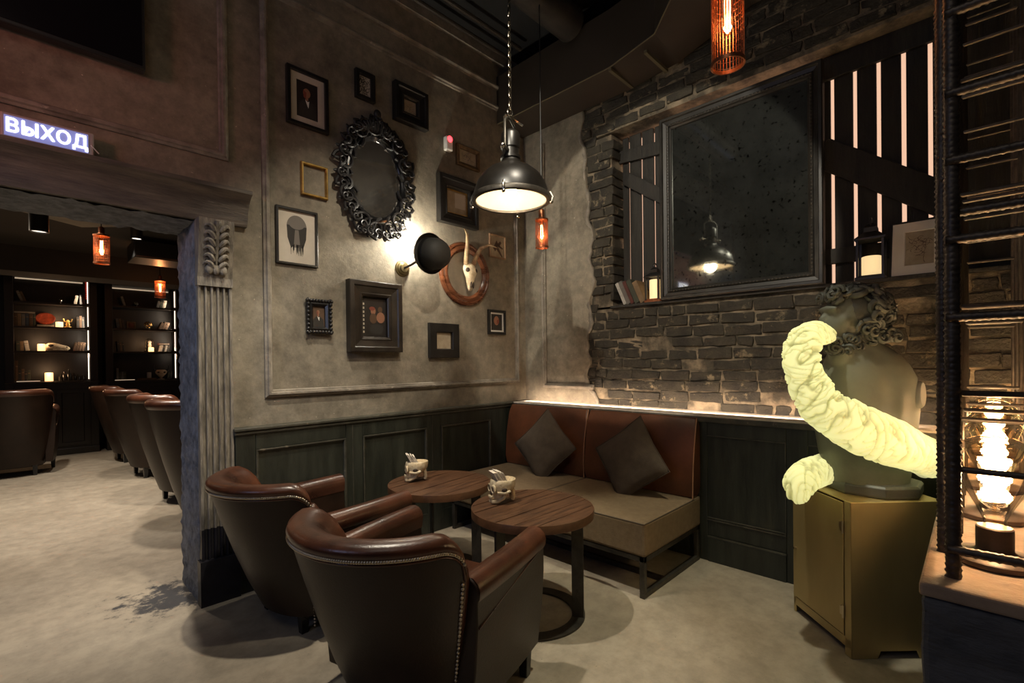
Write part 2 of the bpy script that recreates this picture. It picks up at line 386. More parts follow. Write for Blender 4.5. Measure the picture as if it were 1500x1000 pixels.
# plaster with a ragged edge
mb = MB(); edge = []
for i in range(64):
    zz = 1.0 + i * (3.32 / 63)
    base = 2.50 + .05 * math.sin(zz * 2.1) - (.12 if zz < 1.3 else 0) * (1.3 - zz) / .3
    edge.append((base + .018 * math.sin(zz * 17) + random.uniform(-.014, .014), zz))
rings = []
for (yy, zz) in edge:
    rings.append([(XW - .03, YA + .02, zz), (XW - .03, yy + .045, zz), (XW - .022, yy + .012, zz), (XW + .02, yy, zz), (XW + .06, yy + .05, zz), (XW + .06, YA + .02, zz)])
mb.loft(rings); mb.box(XW - .02, 3.9, 2.72, YA + .02, 0, 4.32)
struct(mb.build('wall_end', M['plaster'], smooth=50), 'plaster left on the end wall with a broken ragged edge')
# the broken plaster's lip
mb = MB(); mb.tube([(XW - .012 + random.uniform(-.006, .006), yy + .02, zz) for yy, zz in edge], [.016 + random.uniform(-.006, .008) for _ in edge], seg=7)
struct(mb.build('trim_2', M['plaster_trim'], smooth=60), 'crumbling lip of the broken plaster', 'trim')
# panel mouldings on plaster
def mould_rect(x0, x1, z0, z1, w=.05, out=.03):
    mb = MB(); W, Hh = x1 - x0, z1 - z0
    mb.rectframe(W, Hh, [(0, -.005), (0, .014), (.012, .02), (.018, out), (.030, out), (.034, .014), (w - .006, .012), (w, .004), (w, -.005)])
    return mb
x0, x1 = on_y(386, 450, YA).x, on_y(759, 450, YA).x
z0, z1 = 1.185, 3.83
o = mould_rect(x0, x1, z0, z1).build('trim_3', M['plaster_trim'], smooth=30, loc=((x0 + x1) / 2, YA, (z0 + z1) / 2)); struct(o, 'moulded plaster panel round the picture gallery', 'trim')
x1 = on_y(333, 150, YA).x; x0 = -2.2; z0, z1 = 2.635, 3.95
o = mould_rect(x0, x1, z0, z1).build('trim_4', M['plaster_trim'], smooth=30, loc=((x0 + x1) / 2, YA, (z0 + z1) / 2)); struct(o, 'moulded plaster panel above the doorway', 'trim')
mb = MB()  # picture rail under the ceiling
mb.loft([[(x, YA + .005, 3.97), (x, YA - .02, 3.975), (x, YA - .032, 3.99), (x, YA - .032, 4.005), (x, YA - .012, 4.02), (x, YA + .005, 4.03)] for x in (1.0, XW)])
mb.box(1.0, XW, YA - .04, YA + .005, 4.22, 4.32)
struct(mb.build('trim_5', M['plaster_trim'], smooth=30), 'plaster picture rail near the ceiling', 'trim')
mb = MB()  # L-shaped moulding on the end wall's plaster
xq = XW - .032
mb.box(xq - .02, xq, 2.985, 3.035, 1.16, 3.5); mb.box(xq - .032, xq, 2.998, 3.018, 1.16, 3.5); mb.box(xq - .02, xq, 2.44, 3.035, 1.14, 1.185); mb.box(xq - .032, xq, 2.45, 3.018, 1.152, 1.172)
struct(mb.build('trim_6', M['plaster_trim'], bevel=.006), 'broken plaster panel moulding on the end wall', 'trim')
# door head
mb = MB()
prof = [(YA + .01, 2.245), (YA - .035, 2.245), (YA - .045, 2.262), (YA - .05, 2.285), (YA - .06, 2.33), (YA - .085, 2.375), (YA - .125, 2.41), (YA - .145, 2.418), (YA - .145, 2.44), (YA - .13, 2.445), (YA + .01, 2.455)]
mb.loft([[(x, y, z) for y, z in prof] for x in (-4, .995)])
struct(mb.build('trim_7', mat('door_head', (.20, .17, .135), (.085, .075, .065), scale=6, rough=.6, bump=.6, bscale=25, stretch=(.6, 4, 4), wear=((.33, .3, .26), .66), wscale=7, worldpos=True), smooth=30), 'deep cove moulded door head', 'trim')
# fluted pilaster beside the doorway
px0, px1 = on_y(291, 600, 3.225).x + .004, on_y(342, 600, 3.225).x
mb = MB(); W = px1 - px0
def flutes(z0, z1, yf):
    n = 5; pts = [(px0, YA)]; pts.append((px0, yf))
    fw = W / (n + .6)
    for i in range(n):
        c = px0 + fw * (i + .8)
        for t in range(7):
            a = PI * t / 6
            pts.append((c - math.cos(a) * fw * .36, yf + math.sin(a) * .018))
    pts += [(px1, yf), (px1, YA)]
    return [[(x, y, z) for x, y in pts] for z in (z0, z1)]
mb.loft(flutes(.44, 1.86, 3.222)); mb.box(px0 - .004, px1 + .004, 3.212, YA, 1.86, 1.91)
pil = mb.build('trim_8', M['pilaster'], smooth=25); struct(pil, 'worn fluted pilaster at the right of the doorway', 'trim')
mb = MB(); mb.loft(flutes(.26, .44, 3.220)); mb.box(px0 - .012, px1 + .02, 3.20, YA, 0, .26)
mb.build('base', M['black_base'], pil, smooth=25)
mb = MB()   # carved acanthus corbel
cx = (px0 + px1) / 2
mb.loft([[(px0 - .002, y, z), (px1 + .002, y, z), (px1 + .002, YA, z), (px0 - .002, YA, z)] for y, z in ((3.215, 1.91), (3.205, 1.95), (3.185, 2.05), (3.17, 2.15), (3.16, 2.20), (3.165, 2.245))])
for s in (-1, 1):
    for i in range(6):
        zz = 2.20 - i * .042; yb = 3.165 + (2.2 - zz) * .19
        pts = [(cx + s * (.012 + .052 * t), yb - .012 - .012 * math.sin(PI * t), zz - .03 + .035 * math.sin(t * 2.4)) for t in [q / 6 for q in range(7)]]
        mb.tube(pts, [.009, .013, .014, .013, .011, .008, .004], seg=6)
mb.tube([(cx, 3.15 + (2.22 - zz) * .17, zz) for zz in (2.23, 2.15, 2.05, 1.98)], [.016, .013, .010, .006], seg=8)
for s in (-1, 0, 1):
    mb.ell((cx + s * .035, 3.195, 1.955), (.022, .016, .03), 8, 6)
mb.build('corbel', M['pilaster'], pil, smooth=50)

# wainscot, wall A
mb = MB(); xa, xb = on_y(345, 660, YW).x, XB + .0
mb.box(xa, 3.6, YW + .012, YA, .0, LZ - .03)
wa = mb.build('trim_9', M['wains']); struct(wa, 'dark green wainscot under the picture wall', 'trim')
pan = [(1.02, 1.612), (1.742, 2.31), (2.454, 3.02)]
mb = MB(); edges = [xa, 1.02, 1.612, 1.742, 2.31, 2.454, 3.02, XB]
for i in range(0, 8, 2): mb.box(edges[i], edges[i + 1], YW, YW + .02, .0, LZ - .04)
for a, b in pan:
    mb.box(a, b, YW, YW + .02, .87, LZ - .04); mb.box(a, b, YW, YW + .02, 0, .17); mb.box(a, b, YW + .003, YW + .02, .17, .30)
mb.build('rails_and_stiles', M['wains'], wa, bevel=.004)
mb = MB()
for a, b in pan:
    fr = MB(); fr.rectframe(b - a, .57, [(0, .0), (0, .006), (.008, .007), (.016, .002), (.016, -.012)])
    mb.add([(x + (a + b) / 2, y + YW, z + .585) for x, y, z in fr.v], fr.f)
for xx in (1.66, 2.36): mb.box(xx, xx + .006, YW - .002, YW + .01, 0, LZ - .04)
mb.build('panel_bead', M['wains_cap'], wa)
mb = MB(); mb.box(xa - .01, 3.6, YW - .022, YA, LZ - .022, LZ); mb.box(xa - .006, 3.6, YW - .012, YA, LZ - .045, LZ - .022)
mb.build('cap_rail', M['wains_cap'], wa, bevel=.006)
# wainscot, wall B, with the lit ledge on top
mb = MB(); mb.box(XB + .012, XW + .05, .10, YW + .01, 0, LZ - .03)
wbs = mb.build('trim_10', M['wains']); struct(wbs, 'dark green wainscot below the brick wall', 'trim')
mb = MB(); ed = [3.2, 2.72, 2.24, 2.14, 1.40, 1.345, .854, .735, .25, .12]
for i in range(0, 10, 2): mb.box(XB, XB + .02, ed[i + 1], ed[i], 0, LZ - .04)
for a, b in ((2.24, 2.72), (1.40, 2.14), (.854, 1.345), (.25, .735)):
    mb.box(XB, XB + .02, a, b, .87, LZ - .04); mb.box(XB - .006, XB + .02, a, b, 0, .17); mb.box(XB + .002, XB + .02, a, b, .18, .29)
mb.build('rails_and_stiles', M['wains'], wbs, bevel=.004)
mb = MB()
for a, b in ((1.40, 2.14), (.854, 1.345), (.25, .735)):
    mb.box(XB - .004, XB + .01, a, b, .285, .295); mb.box(XB - .004, XB + .01, a, b, .30, .306); mb.box(XB - .008, XB + .01, a, b, .168, .178)
    mb.box(XB - .003, XB + .01, a, b, .866, .872); mb.box(XB - .003, XB + .01, a, a + .006, .29, .87)
mb.build('panel_bead', M['wains_cap'], wbs)
mb = MB(); mb.box(XB - .012, XB + .03, .10, YW, LZ - .05, LZ - .012)
mb.build('cap_rail', M['wains_cap'], wbs, bevel=.005)
mb = MB(); mb.box(XB - .012, XW + .06, .10, YA, LZ - .012, LZ)
lg = mb.build('trim_11', M['ledge']); struct(lg, 'rough pale ledge lit by a hidden light strip', 'trim')
# far side of the room, the next room's shell
mb = MB(); mb.box(-4.1, -4, -3.2, 11.2, 0, 4.4); mb.box(-4, 4.2, -3.3, -3.2, 0, 4.4); mb.box(3.9, 4.2, -3.2, 3.3, 0, 4.4)
struct(mb.build('wall_front', mat('dark_far_wall', (.05, .045, .04), (.03, .027, .024), scale=3, rough=.8)), 'dark walls on the other sides of the room')
mb = MB(); mb.box(-4, 4.2, YBK + .5, YBK + .6, 0, 3.1); mb.box(2.4, 2.5, YF, YBK + .5, 0, 3.1)
struct(mb.build('wall_far', M['dark_wood']), 'dark panelled wall of the next room')
mb = MB(); mb.box(-4, 2.5, YF, YBK + .5, 2.92, 3.0); mb.box(-4, 2.4, 8.6, 9.1, 2.60, 2.92)
cf = mb.build('ceiling_far', mat('far_dark_ceiling', (.03, .024, .018), (.018, .015, .012), scale=3, rough=.8)); struct(cf, 'dark beamed ceiling of the next room', 'ceiling')
mb = MB(); mb.poly([(-1.6, 4.4, 2.915), (-.2, 4.6, 2.915), (.55, 5.6, 2.915), (1.1, 6.4, 2.915), (.5, 7.0, 2.915), (-.4, 6.4, 2.915), (-1.8, 6.2, 2.915)])
mb.build('bare_plaster', M['far_plaster'], cf)

# ------------------------------------------------------------------ ducts, pipes
mb = MB()
DX, DZ = 3.2, 3.655
def ring_d(y, x0, z0, z1): return [(x0, y, z0), (XW - .05, y, z0 - .02), (XW - .05, y, z1), (x0, y, z1)]
mb.loft([ring_d(YA - .003, DX, DZ, 4.10), ring_d(2.02, DX, DZ, 4.10), ring_d(1.62, DX - .05, DZ + .04, 4.10), ring_d(1.1, DX - .45, DZ + .20, 4.25), ring_d(-.7, DX - .50, DZ + .22, 4.25)])
dk = mb.build('air_duct', M['duct']); tag(dk, 'large dark air duct running along the top of the brick wall', 'duct')
mb = MB(); mb.tube([(DX, YA - .01, DZ), (DX, 2.02, DZ), (DX - .05, 1.62, DZ + .04), (DX - .45, 1.1, DZ + .2), (DX - .5, -.6, DZ + .22)], .006, seg=5)
for yy in (2.02, 1.72): mb.box(DX - .0, XW - .06, yy - .012, yy + .012, DZ - .026, DZ - .004)
mb.build('edge_flange', M['duct_edge'], dk)
mb = MB(); mb.tube([(.6, 2.35, 4.12), (3.15, 2.35, 4.12)], .13, seg=20); mb.tube([(1.6, 2.35, 4.12), (1.62, 2.35, 4.12)], .138, seg=20)
tag(mb.build('ceiling_pipe', mat('galv_dark', (.07, .06, .05), (.04, .035, .03), scale=6, rough=.45, metal=.5), smooth=40), 'round grey pipe hanging under the black ceiling', 'pipe')
mb = MB()
for yy in (2.95, 3.12): mb.tube([(-1, yy, 4.22), (3.2, yy, 4.22)], .018, seg=8)
tag(mb.build('cable_conduit', M['duct'], smooth=40), 'pair of thin dark conduits along the ceiling above the picture wall', 'conduit')
# ------------------------------------------------------------------ TV, exit sign
a = on_y(213, 105, 3.19); 
t = thing('wall_television', 'dark flat television high on the wall above the doorway', 'television', (a.x - .75, YA, a.z + .42))
mb = MB(); mb.box(-.75, .75, -.09, -.03, -.42, .42); mb.build('housing', M['black'], t, bevel=.006)
mb = MB(); mb.box(-.735, .735, -.093, -.089, -.40, .405); mb.build('screen', M['tv'], t)
mb = MB(); mb.box(-.2, .2, -.03, 0, -.15, .15); mb.build('bracket', M['iron'], t)
pA, pB = on_y(2, 163, 3.20), on_y(138, 232, 3.20); pC, pD = on_y(138, 196, 3.20), on_y(2, 200, 3.20)
ex0, ex1 = on_y(0, 180, 3.20).x, pB.x; ez0, ez1 = (pB.z), (pC.z)
ew, eh = ex1 - ex0, ez1 - ez0
t = thing('exit_sign', 'illuminated blue exit sign with white lettering over the doorway', 'sign', ((ex0 + ex1) / 2, YA, (ez0 + ez1) / 2))
mb = MB(); mb.box(-ew / 2, ew / 2, -.07, 0, -eh / 2, eh / 2); mb.build('housing', plain('sign_housing', (.42, .36, .34), .5), t, bevel=.006)
mb = MB(); mb.box(-ew / 2 + .012, ew / 2 - .022, -.0745, -.068, -eh / 2 + .018, eh / 2 - .014); mb.build('face', glow('sign_face', (.24, .27, .62), .55, (.2, .22, .5)), t)
fc = bpy.data.curves.new('lettering_curve', 'FONT'); fc.body = 'ВЫХОД'; fc.align_x = 'CENTER'; fc.align_y = 'CENTER'; fc.size = .074; fc.extrude = .001; fc.space_character = 1.06
fo = bpy.data.objects.new('lettering_curve', fc); COL.objects.link(fo)
bpy.context.view_layer.update()
me = bpy.data.meshes.new_from_object(fo.evaluated_get(bpy.context.evaluated_depsgraph_get())); bpy.data.objects.remove(fo)
vs_ = [tuple(v.co) for v in me.vertices]; fs_ = [tuple(p.vertices) for p in me.polygons]
mb = MB()
for dx, dy in ((-.0022, 0), (.0022, 0), (0, .0012), (0, -.0012)): mb.add([(x + dx, y + dy, z + dx * .05 + dy * .1) for x, y, z in vs_], fs_)
me = bpy.data.meshes.new('lettering'); me.from_pydata(mb.v, [], mb.f)
me.materials.clear(); me.materials.append(glow('sign_letters', (1, .98, .92), 2.2))
fo = bpy.data.objects.new('lettering', me); COL.objects.link(fo); fo.parent = t; fo.location = (-.004, -.077, .0); fo.rotation_euler = (PI / 2, 0, 0); fo.scale = (1, 1.18, 1)
mb = MB(); mb.tube([(ew / 2 - .012, -.072, .0), (ew / 2 + .02, -.06, -.03)], .003, seg=5); mb.build('cable', M['white'], t)
# ------------------------------------------------------------------ alarm
p = on_y(657, 209, 3.24)
t = thing('fire_alarm', 'small white alarm sounder with glowing red light on picture wall', 'alarm', (p.x, YA, p.z))
mb = MB(); mb.box(-.035, .035, -.05, 0, -.07, .05); mb.build('housing', M['white'], t, bevel=.01)
mb = MB(); mb.ell((0, -.05, .025), (.026, .016, .026), 12, 8); mb.build('beacon', glow('alarm_red', (1, .04, .05), 4), t, smooth=180)

# ------------------------------------------------------------------ pictures on the gallery wall
def wall_rect(tl, tr, br, bl, out=.03):
    Y = YA - out; x0 = (on_y(*tl, Y).x + on_y(*bl, Y).x) / 2; x1 = (on_y(*tr, Y).x + on_y(*br, Y).x) / 2
    z1 = (on_y(*tl, Y).z + on_y(*tr, Y).z) / 2; z0 = (on_y(*bl, Y).z + on_y(*br, Y).z) / 2
    return (x0 + x1) / 2, (z0 + z1) / 2, x1 - x0, z1 - z0
def picture(name, label, corners, prof, fm, cat='picture', mount=None, art=None, mount_m=None, out=.03):
    cx, cz, w, h = wall_rect(*corners, out=out)
    t = thing(name, label, cat, (cx, YA, cz), group=None)
    mb = MB(); mb.rectframe(w, h, prof); mb.build('frame', fm, t)
    b = prof[-1][0]; iw, ih = w - 2 * b, h - 2 * b
    if art is None: return t, iw, ih
    if mount:
        mb = MB(); mb.rectframe(iw + .004, ih + .004, [(0, .004), (0, .012), (mount, .012), (mount, .006)]); mb.build('mount', mount_m or M['paper'], t)
        iw -= 2 * mount; ih -= 2 * mount
    mb = MB(); mats = art(mb, iw + .002, ih + .002); mb.build('print', mats, t)
    return t, iw, ih
def flat(mb, pts, y): mb.poly([(x, y, z) for x, z in pts])
def disc(mb, cx, cz, a, b, y, n=20, t0=0): flat(mb, [(cx + a * math.cos(2 * PI * i / n + t0), cz + b * math.sin(2 * PI * i / n + t0)) for i in range(n)], y)
def bg(mb, w, h): mb.mi = 0; mb.box(-w / 2, w / 2, -.006, -.002, -h / 2, h / 2)
def art_portrait(hx=0, hy=.16, hs=.14, turn=1, skin='skin_paint', back='dark_paint', coat='ink', collar=True):
    def f(mb, w, h):
        bg(mb, w, h)
        mb.mi = 2; flat(mb, [(-w * .46, -h * .49), (w * .46, -h * .49), (w * .38, -h * .12), (w * .12, h * .03), (-w * .14, h * .03), (-w * .40, -h * .14)], -.0064)
        if collar:
            mb.mi = 3; flat(mb, [(-w * .10, h * .02), (w * .02, -h * .16), (w * .06, -h * .2), (w * .10, h * .0), (w * .03, -h * .03)], -.0068)
        mb.mi = 1; flat(mb, [(hx * w - w * .06, h * .0), (hx * w + w * .07, h * .0), (hx * w + w * .06, h * .12), (hx * w - w * .05, h * .12)], -.0070)
        disc(mb, hx * w, hy * h, hs * w * 1.15, hs * w * 1.5, -.0072)
        mb.mi = 4; flat(mb, [(hx * w - turn * hs * w * .1, hy * h + hs * h * .1), (hx * w - turn * hs * w * 1.1, hy * h + hs * h * .5), (hx * w - turn * hs * w * 1.0, hy * h - hs * h * .8), (hx * w - turn * hs * w * .2, hy * h - hs * h * 1.1)], -.0074)
        return [M[back], M[skin], M[coat], M['white'], M['red_paint']]
    return f
def art_sketch(n, seed, ink='greyink', paper='paper_old', spread=.32, wid=.006):
    def f(mb, w, h):
        rnd = random.Random(seed); bg(mb, w, h); mb.mi = 1
        for i in range(n):
            a0 = rnd.uniform(0, 6.3); px, pz = rnd.uniform(-spread, spread) * w * .7, rnd.uniform(-spread, spread) * h; k = rnd.uniform(-1.2, 1.2); L = []
            for q in range(9):
                L.append((px, -.0066, pz)); a0 += k * .5; px += math.cos(a0) * w * .05; pz += math.sin(a0) * w * .05
                px = max(-w * .45, min(w * .45, px)); pz = max(-h * .45, min(h * .45, pz))
            for q in range(8):
                A, B = Vector(L[q]), Vector(L[q + 1]); d = (B - A)
                if d.length < 1e-5: continue
                nrm = Vector((-d.z, 0, d.x)).normalized() * wid * w * rnd.uniform(.6, 2)
                mb.poly([A + nrm, B + nrm, B - nrm, A - nrm])
        return [M[paper], M[ink]]
    return f
def art_skullprint(mb, w, h):
    bg(mb, w, h); rnd = random.Random(3)
    mb.mi = 1; disc(mb, 0, h * .20, w * .27, h * .22, -.0064, 28)
    mb.mi = 2; flat(mb, [(-w * .27, h * .22), (w * .27, h * .22), (w * .25, -h * .02), (w * .16, -h * .22), (w * .03, -h * .12), (-w * .03, -h * .12), (-w * .16, -h * .22), (-w * .25, -h * .02)], -.0066)
    mb.mi = 1; flat(mb, [(-w * .05, h * .14), (w * .05, h * .14), (w * .09, -h * .2), (-w * .09, -h * .2)], -.0068)
    for i in range(26):
        x = rnd.uniform(-.2, .2) * w; L = rnd.uniform(.05, .16) * h; mb.mi = rnd.choice((1, 2)); flat(mb, [(x - .0022, -h * .14), (x + .0022, -h * .14), (x + .001, -h * .2 - L), (x - .001, -h * .2 - L)], -.0069)
    mb.mi = 1; disc(mb, 0, h * .27, w * .22, h * .12, -.0070, 28)
    return [M['paper'], M['greyink'], M['ink']]
def art_interior(mb, w, h):
    bg(mb, w, h); rnd = random.Random(5)
    mb.mi = 1; flat(mb, [(-w * .46, -h * .46), (-w * .36, -h * .46), (-w * .36, h * .46), (-w * .46, h * .46)], -.0064)
    for i in range(8):
        mb.mi = 4; z = h * (-.4 + i * .1); flat(mb, [(-w * .45, z), (-w * .37, z), (-w * .37, z + h * .055), (-w * .45, z + h * .055)], -.0066)
    for (cx, cz, a, b, k) in ((-.02, .16, .10, .10, 2), (-.06, .22, .12, .05, 3), (.26, .20, .09, .08, 5), (.28, .0, .17, .14, 2), (-.02, -.03, .15, .13, 5), (.1, -.3, .3, .14, 1)):
        mb.mi = k; disc(mb, cx * w, cz * h, a * w, b * h, -.0067 - rnd.random() * .0004, 14)
    return [M['dark_paint'], M['ink'], M['skin_paint'], M['red_paint'], M['paper'], M['brown_paint']]
def art_blank(mb, w, h): bg(mb, w, h); return [M['paper_old']]
THIN = [(0, 0), (0, .028), (.004, .03), (.018, .03), (.020, .022), (.020, .008)]
def wide(b, out=.045): return [(0, 0), (0, out), (.006, out + .003), (b * .3, out + .002), (b * .36, out - .008), (b * .75, out - .016), (b * .82, out - .012), (b * .95, out - .02), (b, out - .028), (b, .006)]
C = lambda *a: ((a[0], a[1]), (a[2], a[3]), (a[4], a[5]), (a[6], a[7]))
picture('framed_portrait', 'largest cream-mounted portrait of a person in a dark suit, at upper left of picture wall', C(420.4, 93, 481.6, 115.5, 481.6, 196.5, 421, 177), [(0, 0), (0, .03), (.003, .033), (.022, .033), (.025, .024), (.025, .01)], M['frame_black'], mount=.045, art=art_portrait(-.02, .2, .15))
picture('framed_engraving', 'small black frame with crowded ornate engraving, directly above the oval mirror', C(521.5, 99, 550, 109.5, 550, 151.5, 522, 140), [(0, 0), (0, .03), (.004, .032), (.028, .03), (.032, .02), (.032, .008)], M['frame_black'], art=art_sketch(60, 11, 'ink', 'paper', .42, .012))
picture('framed_sketch', 'broad black frame round a tiny pale sketch, right of the oval mirror top', C(577.3, 118.5, 625.6, 138.6, 625.6, 192, 577.6, 174), wide(.095, .05), M['frame_black'], art=art_sketch(14, 4))
t, iw, ih = picture('empty_gilt_frame', 'thin empty gilt frame showing bare wall, left of the oval mirror', C(442, 234, 481.6, 246, 481.6, 292.5, 442.5, 283.5), [(0, 0), (0, .02), (.005, .026), (.012, .026), (.017, .018), (.017, 0)], M['gold'], cat='picture frame')
picture('framed_skull_drawing', 'thin black frame with dark skull drawing on white paper, at far left of the wall', C(405, 299, 466.7, 311.4, 466.7, 390.6, 406, 385.7), [(0, 0), (0, .022), (.003, .024), (.014, .024), (.016, .018), (.016, .008)], M['frame_black'], art=art_skullprint)
picture('framed_miniature', 'small bronze framed miniature beside the red alarm light', C(670, 210, 703.6, 220.5, 703.6, 249.6, 670.6, 241.5), [(0, 0), (0, .026), (.006, .03), (.022, .026), (.034, .018), (.034, .006)], M['bronze'], art=art_sketch(10, 8))
picture('framed_collage', 'broad dark frame with two overlapping blank papers, half behind the pendant lamp', C(641.5, 253.5, 699, 270, 699, 336.6, 643, 324), wide(.10, .05), M['frame_black'], mount=.012, mount_m=M['gold'], art=lambda mb, w, h: (bg(mb, w, h), setattr(mb, 'mi', 1), flat(mb, [(-w * .1, -h * .25), (w * .44, -h * .25), (w * .44, h * .45), (-w * .1, h * .45)], -.0068), [M['paper_old'], M['paper']])[-1])
def art_bird(mb, w, h):
    bg(mb, w, h); mb.mi = 1
    for pts in ([(-.3, -.1), (-.05, .3), (.1, .1), (-.15, -.25)], [(0, .1), (.2, .3), (.3, .22), (.1, -.02)], [(-.1, -.1), (.05, .0), (.38, -.45), (.3, -.48)], [(.1, .1), (.4, -.02), (.38, -.1), (.05, .0)]):
        flat(mb, [(x * w, z * h) for x, z in pts], -.0066)
    return [M['paper_old'], M['brown_paint']]
picture('small_drawing', 'small pale drawing in thin light wooden frame, right of the horned skull', C(719, 339, 743, 348, 742, 379, 719, 376), [(0, 0), (0, .016), (.004, .02), (.012, .018), (.014, .01), (.014, .006)], mat('pale_wood', (.32, .2, .11), (.22, .13, .07), rough=.5), art=art_bird)
t, iw, ih = picture('carved_frame_portrait', 'small portrait of a seated person in dark carved frame, lower left of the wall', C(450, 438.5, 486, 440, 486, 488, 451, 487), [(0, 0), (0, .025), (.006, .034), (.016, .028), (.028, .034), (.042, .02), (.042, .006)], M['frame_black'], art=art_portrait(-.02, .22, .11, 1, 'skin_paint', 'brown_paint', 'ink'))
cx, cz, w, h = wall_rect(*C(450, 438.5, 486, 440, 486, 488, 451, 487))
mb = MB()
for sx in (-1, 1):
    for i in range(9):
        f = -1 + i / 4
        mb.ell((sx * (w / 2 - .006), -.03, f * h / 2), (.013, .012, .013), 7, 5); mb.ell((f * w / 2, -.03, sx * (h / 2 - .006)), (.013, .012, .013), 7, 5)
mb.build('carving', M['frame_black'], t, smooth=180)
picture('framed_painting', 'largest dark painting in deep moulded black frame, at bottom of the picture group', C(508.6, 409, 586, 417, 587, 516, 511, 515), wide(.115, .06), M['frame_brown'], art=art_interior)
picture('framed_card', 'flat black frame round a small blank buff card, at bottom right of the wall', C(629.6, 472, 673, 475, 673, 524, 630, 523.6), [(0, 0), (0, .03), (.004, .033), (.07, .033), (.074, .028), (.078, .006)], M['frame_black'], art=art_blank)
picture('mounted_portrait', 'small black framed portrait with narrow white mount, lowest beside the corner moulding', C(717, 452.6, 742, 455, 742, 490, 717, 489), [(0, 0), (0, .024), (.003, .026), (.022, .026), (.024, .02), (.024, .008)], M['frame_black'], mount=.017, mount_m=M['white'], art=art_portrait(0, .1, .2, -1, 'skin_paint', 'dark_paint', 'ink', False))

# oval mirror in a carved frame
Y = YA - .05; oc = on_y(554, 258, Y); oa, ob = (on_y(611, 250, Y).x - on_y(497, 250, Y).x) / 2, (on_y(554, 158, Y).z - on_y(554, 344, Y).z) / 2
t = thing('carved_oval_mirror', 'oval mirror in black openwork carved scroll frame on picture wall', 'mirror', (oc.x, YA, oc.z))
ga, gb = oa * .64, ob * .60; gz = -ob * .04
mb = MB(); mb.loft([[((ga + .01) * math.cos(2 * PI * j / 64), y, gz + (gb + .01) * math.sin(2 * PI * j / 64)) for j in range(64)] for y in (-.014, -.02)])
mb.build('glass', M['mirror2'], t)
mb = MB()
fr = MB(); fr.ovalframe(ga + .045, gb + .045, [(0, 0), (0, .03), (.01, .045), (.022, .048), (.034, .036), (.044, .03), (.05, .018), (.05, .012)])
mb.add([(x, y, z + gz) for x, y, z in fr.v], fr.f); mb.build('rim', M['black_gloss'], t, smooth=40)
mb = MB(); rnd = random.Random(2)
def spiral(mb, cx, cz, r, a0, turns, s, rad, y):
    pts = []; n = 18
    for i in range(n):
        f = i / (n - 1); rr = r * (1 - .8 * f); a = a0 + s * turns * 2 * PI * f
        pts.append((cx + rr * math.cos(a), y - .012 * math.sin(PI * f), cz + rr * math.sin(a)))
    mb.tube(pts, [rad * (1 - .45 * i / (n - 1)) for i in range(n)], seg=6)
    mb.ell(pts[-1], (rad * 1.1, rad, rad * 1.1), 7, 5)
for i in range(30):
    a = 2 * PI * i / 30 + .05
    rr = .105 if not (.9 < a < 2.25) else .135
    ex, ez = (oa - .062) * math.cos(a), gz + (gb + .095) * math.sin(a)
    spiral(mb, ex, ez, .062 + .012 * (i % 3), a + (i % 2) * PI, 1.15, 1 if i % 2 else -1, .013, -.038)
    spiral(mb, ex * 1.10, gz + (ez - gz) * 1.07, .036, a + PI / 2, .9, -1 if i % 2 else 1, .010, -.05)
    lf = Matrix.Translation((ex * 1.14, -.04, gz + (ez - gz) * 1.11)) @ Euler((0, -a, 0)).to_matrix().to_4x4()
    mb.ell((.0, 0, 0), (.045, .010, .017), 8, 6, M=lf)
for i in range(13):      # crest
    a = PI / 2 + (i - 6) * .13; hgt = ob * .99 * (1 - .028 * abs(i - 6) ** 1.25)
    x = .030 * (i - 6); zt = hgt - .02
    pts = [(x * .6, -.035, gz + gb + .04), (x * .9 + .012 * math.sin(i), -.06, (gz + gb + zt) / 2 + .03), (x, -.05, zt)]
    mb.tube(pts, [.017, .015, .008], seg=7)
    spiral(mb, x, zt - .03, .026, a, 1.0, 1 if i > 6 else -1, .010, -.05)
mb.ell((0, -.05, ob * .97), (.03, .02, .035), 10, 8)
for i in range(9):      # foot
    x = .04 * (i - 4); zz = -ob + .028 + .008 * abs(i - 4)
    spiral(mb, x, zz, .034, i, 1.1, 1 if i % 2 else -1, .012, -.045)
mb.build('scrollwork', mat('carved_black', (.026, .024, .023), (.010, .009, .009), scale=20, rough=.48, spec=.45), t, smooth=60)

# bowler hat sconce
hc = Vector((2.232, 3.06, 2.245))
t = thing('bowler_hat_sconce', 'black bowler hat lamp lighting the plaster beside the skull plaque', 'wall lamp', (hc.x - .1, YA, hc.z - .10))
ax = Vector((.26, -1, -.14)).normalized(); rotq = ax.to_track_quat('Z', 'Y').to_matrix().to_4x4()
HM = Matrix.Translation(hc - Vector((hc.x - .1, YA, hc.z - .10))) @ rotq @ Matrix.Scale(1.10, 4)
mb = MB(); mb.lathe([(.118, .0), (.122, .02), (.122, .06), (.116, .095), (.098, .125), (.068, .146), (.03, .155), (.003, .156)], 32, HM, cap=False, sy=.90)
mb.build('crown', mat('black_felt', (.020, .019, .016), (.013, .012, .010), rough=.7, bump=.2, bscale=200), t, smooth=60)
mb = MB(); mb.lathe([(.117, .004), (.135, -.002), (.155, .0), (.166, .014), (.170, .024), (.166, .026), (.155, .006), (.135, .003), (.117, .010)], 32, HM, cap=False, sy=.84)
mb.build('brim', mat('black_felt_brim', (.022, .020, .017), (.014, .013, .011), rough=.65), t, smooth=60)
mb = MB(); mb.lathe([(.1235, .002), (.1250, .006), (.1250, .034), (.1235, .038)], 32, HM, cap=False, sy=.90); mb.build('hatband', plain('silk_band', (.010, .010, .010), .3), t, smooth=60)
BM = Matrix.Rotation(PI / 2, 4, 'X')
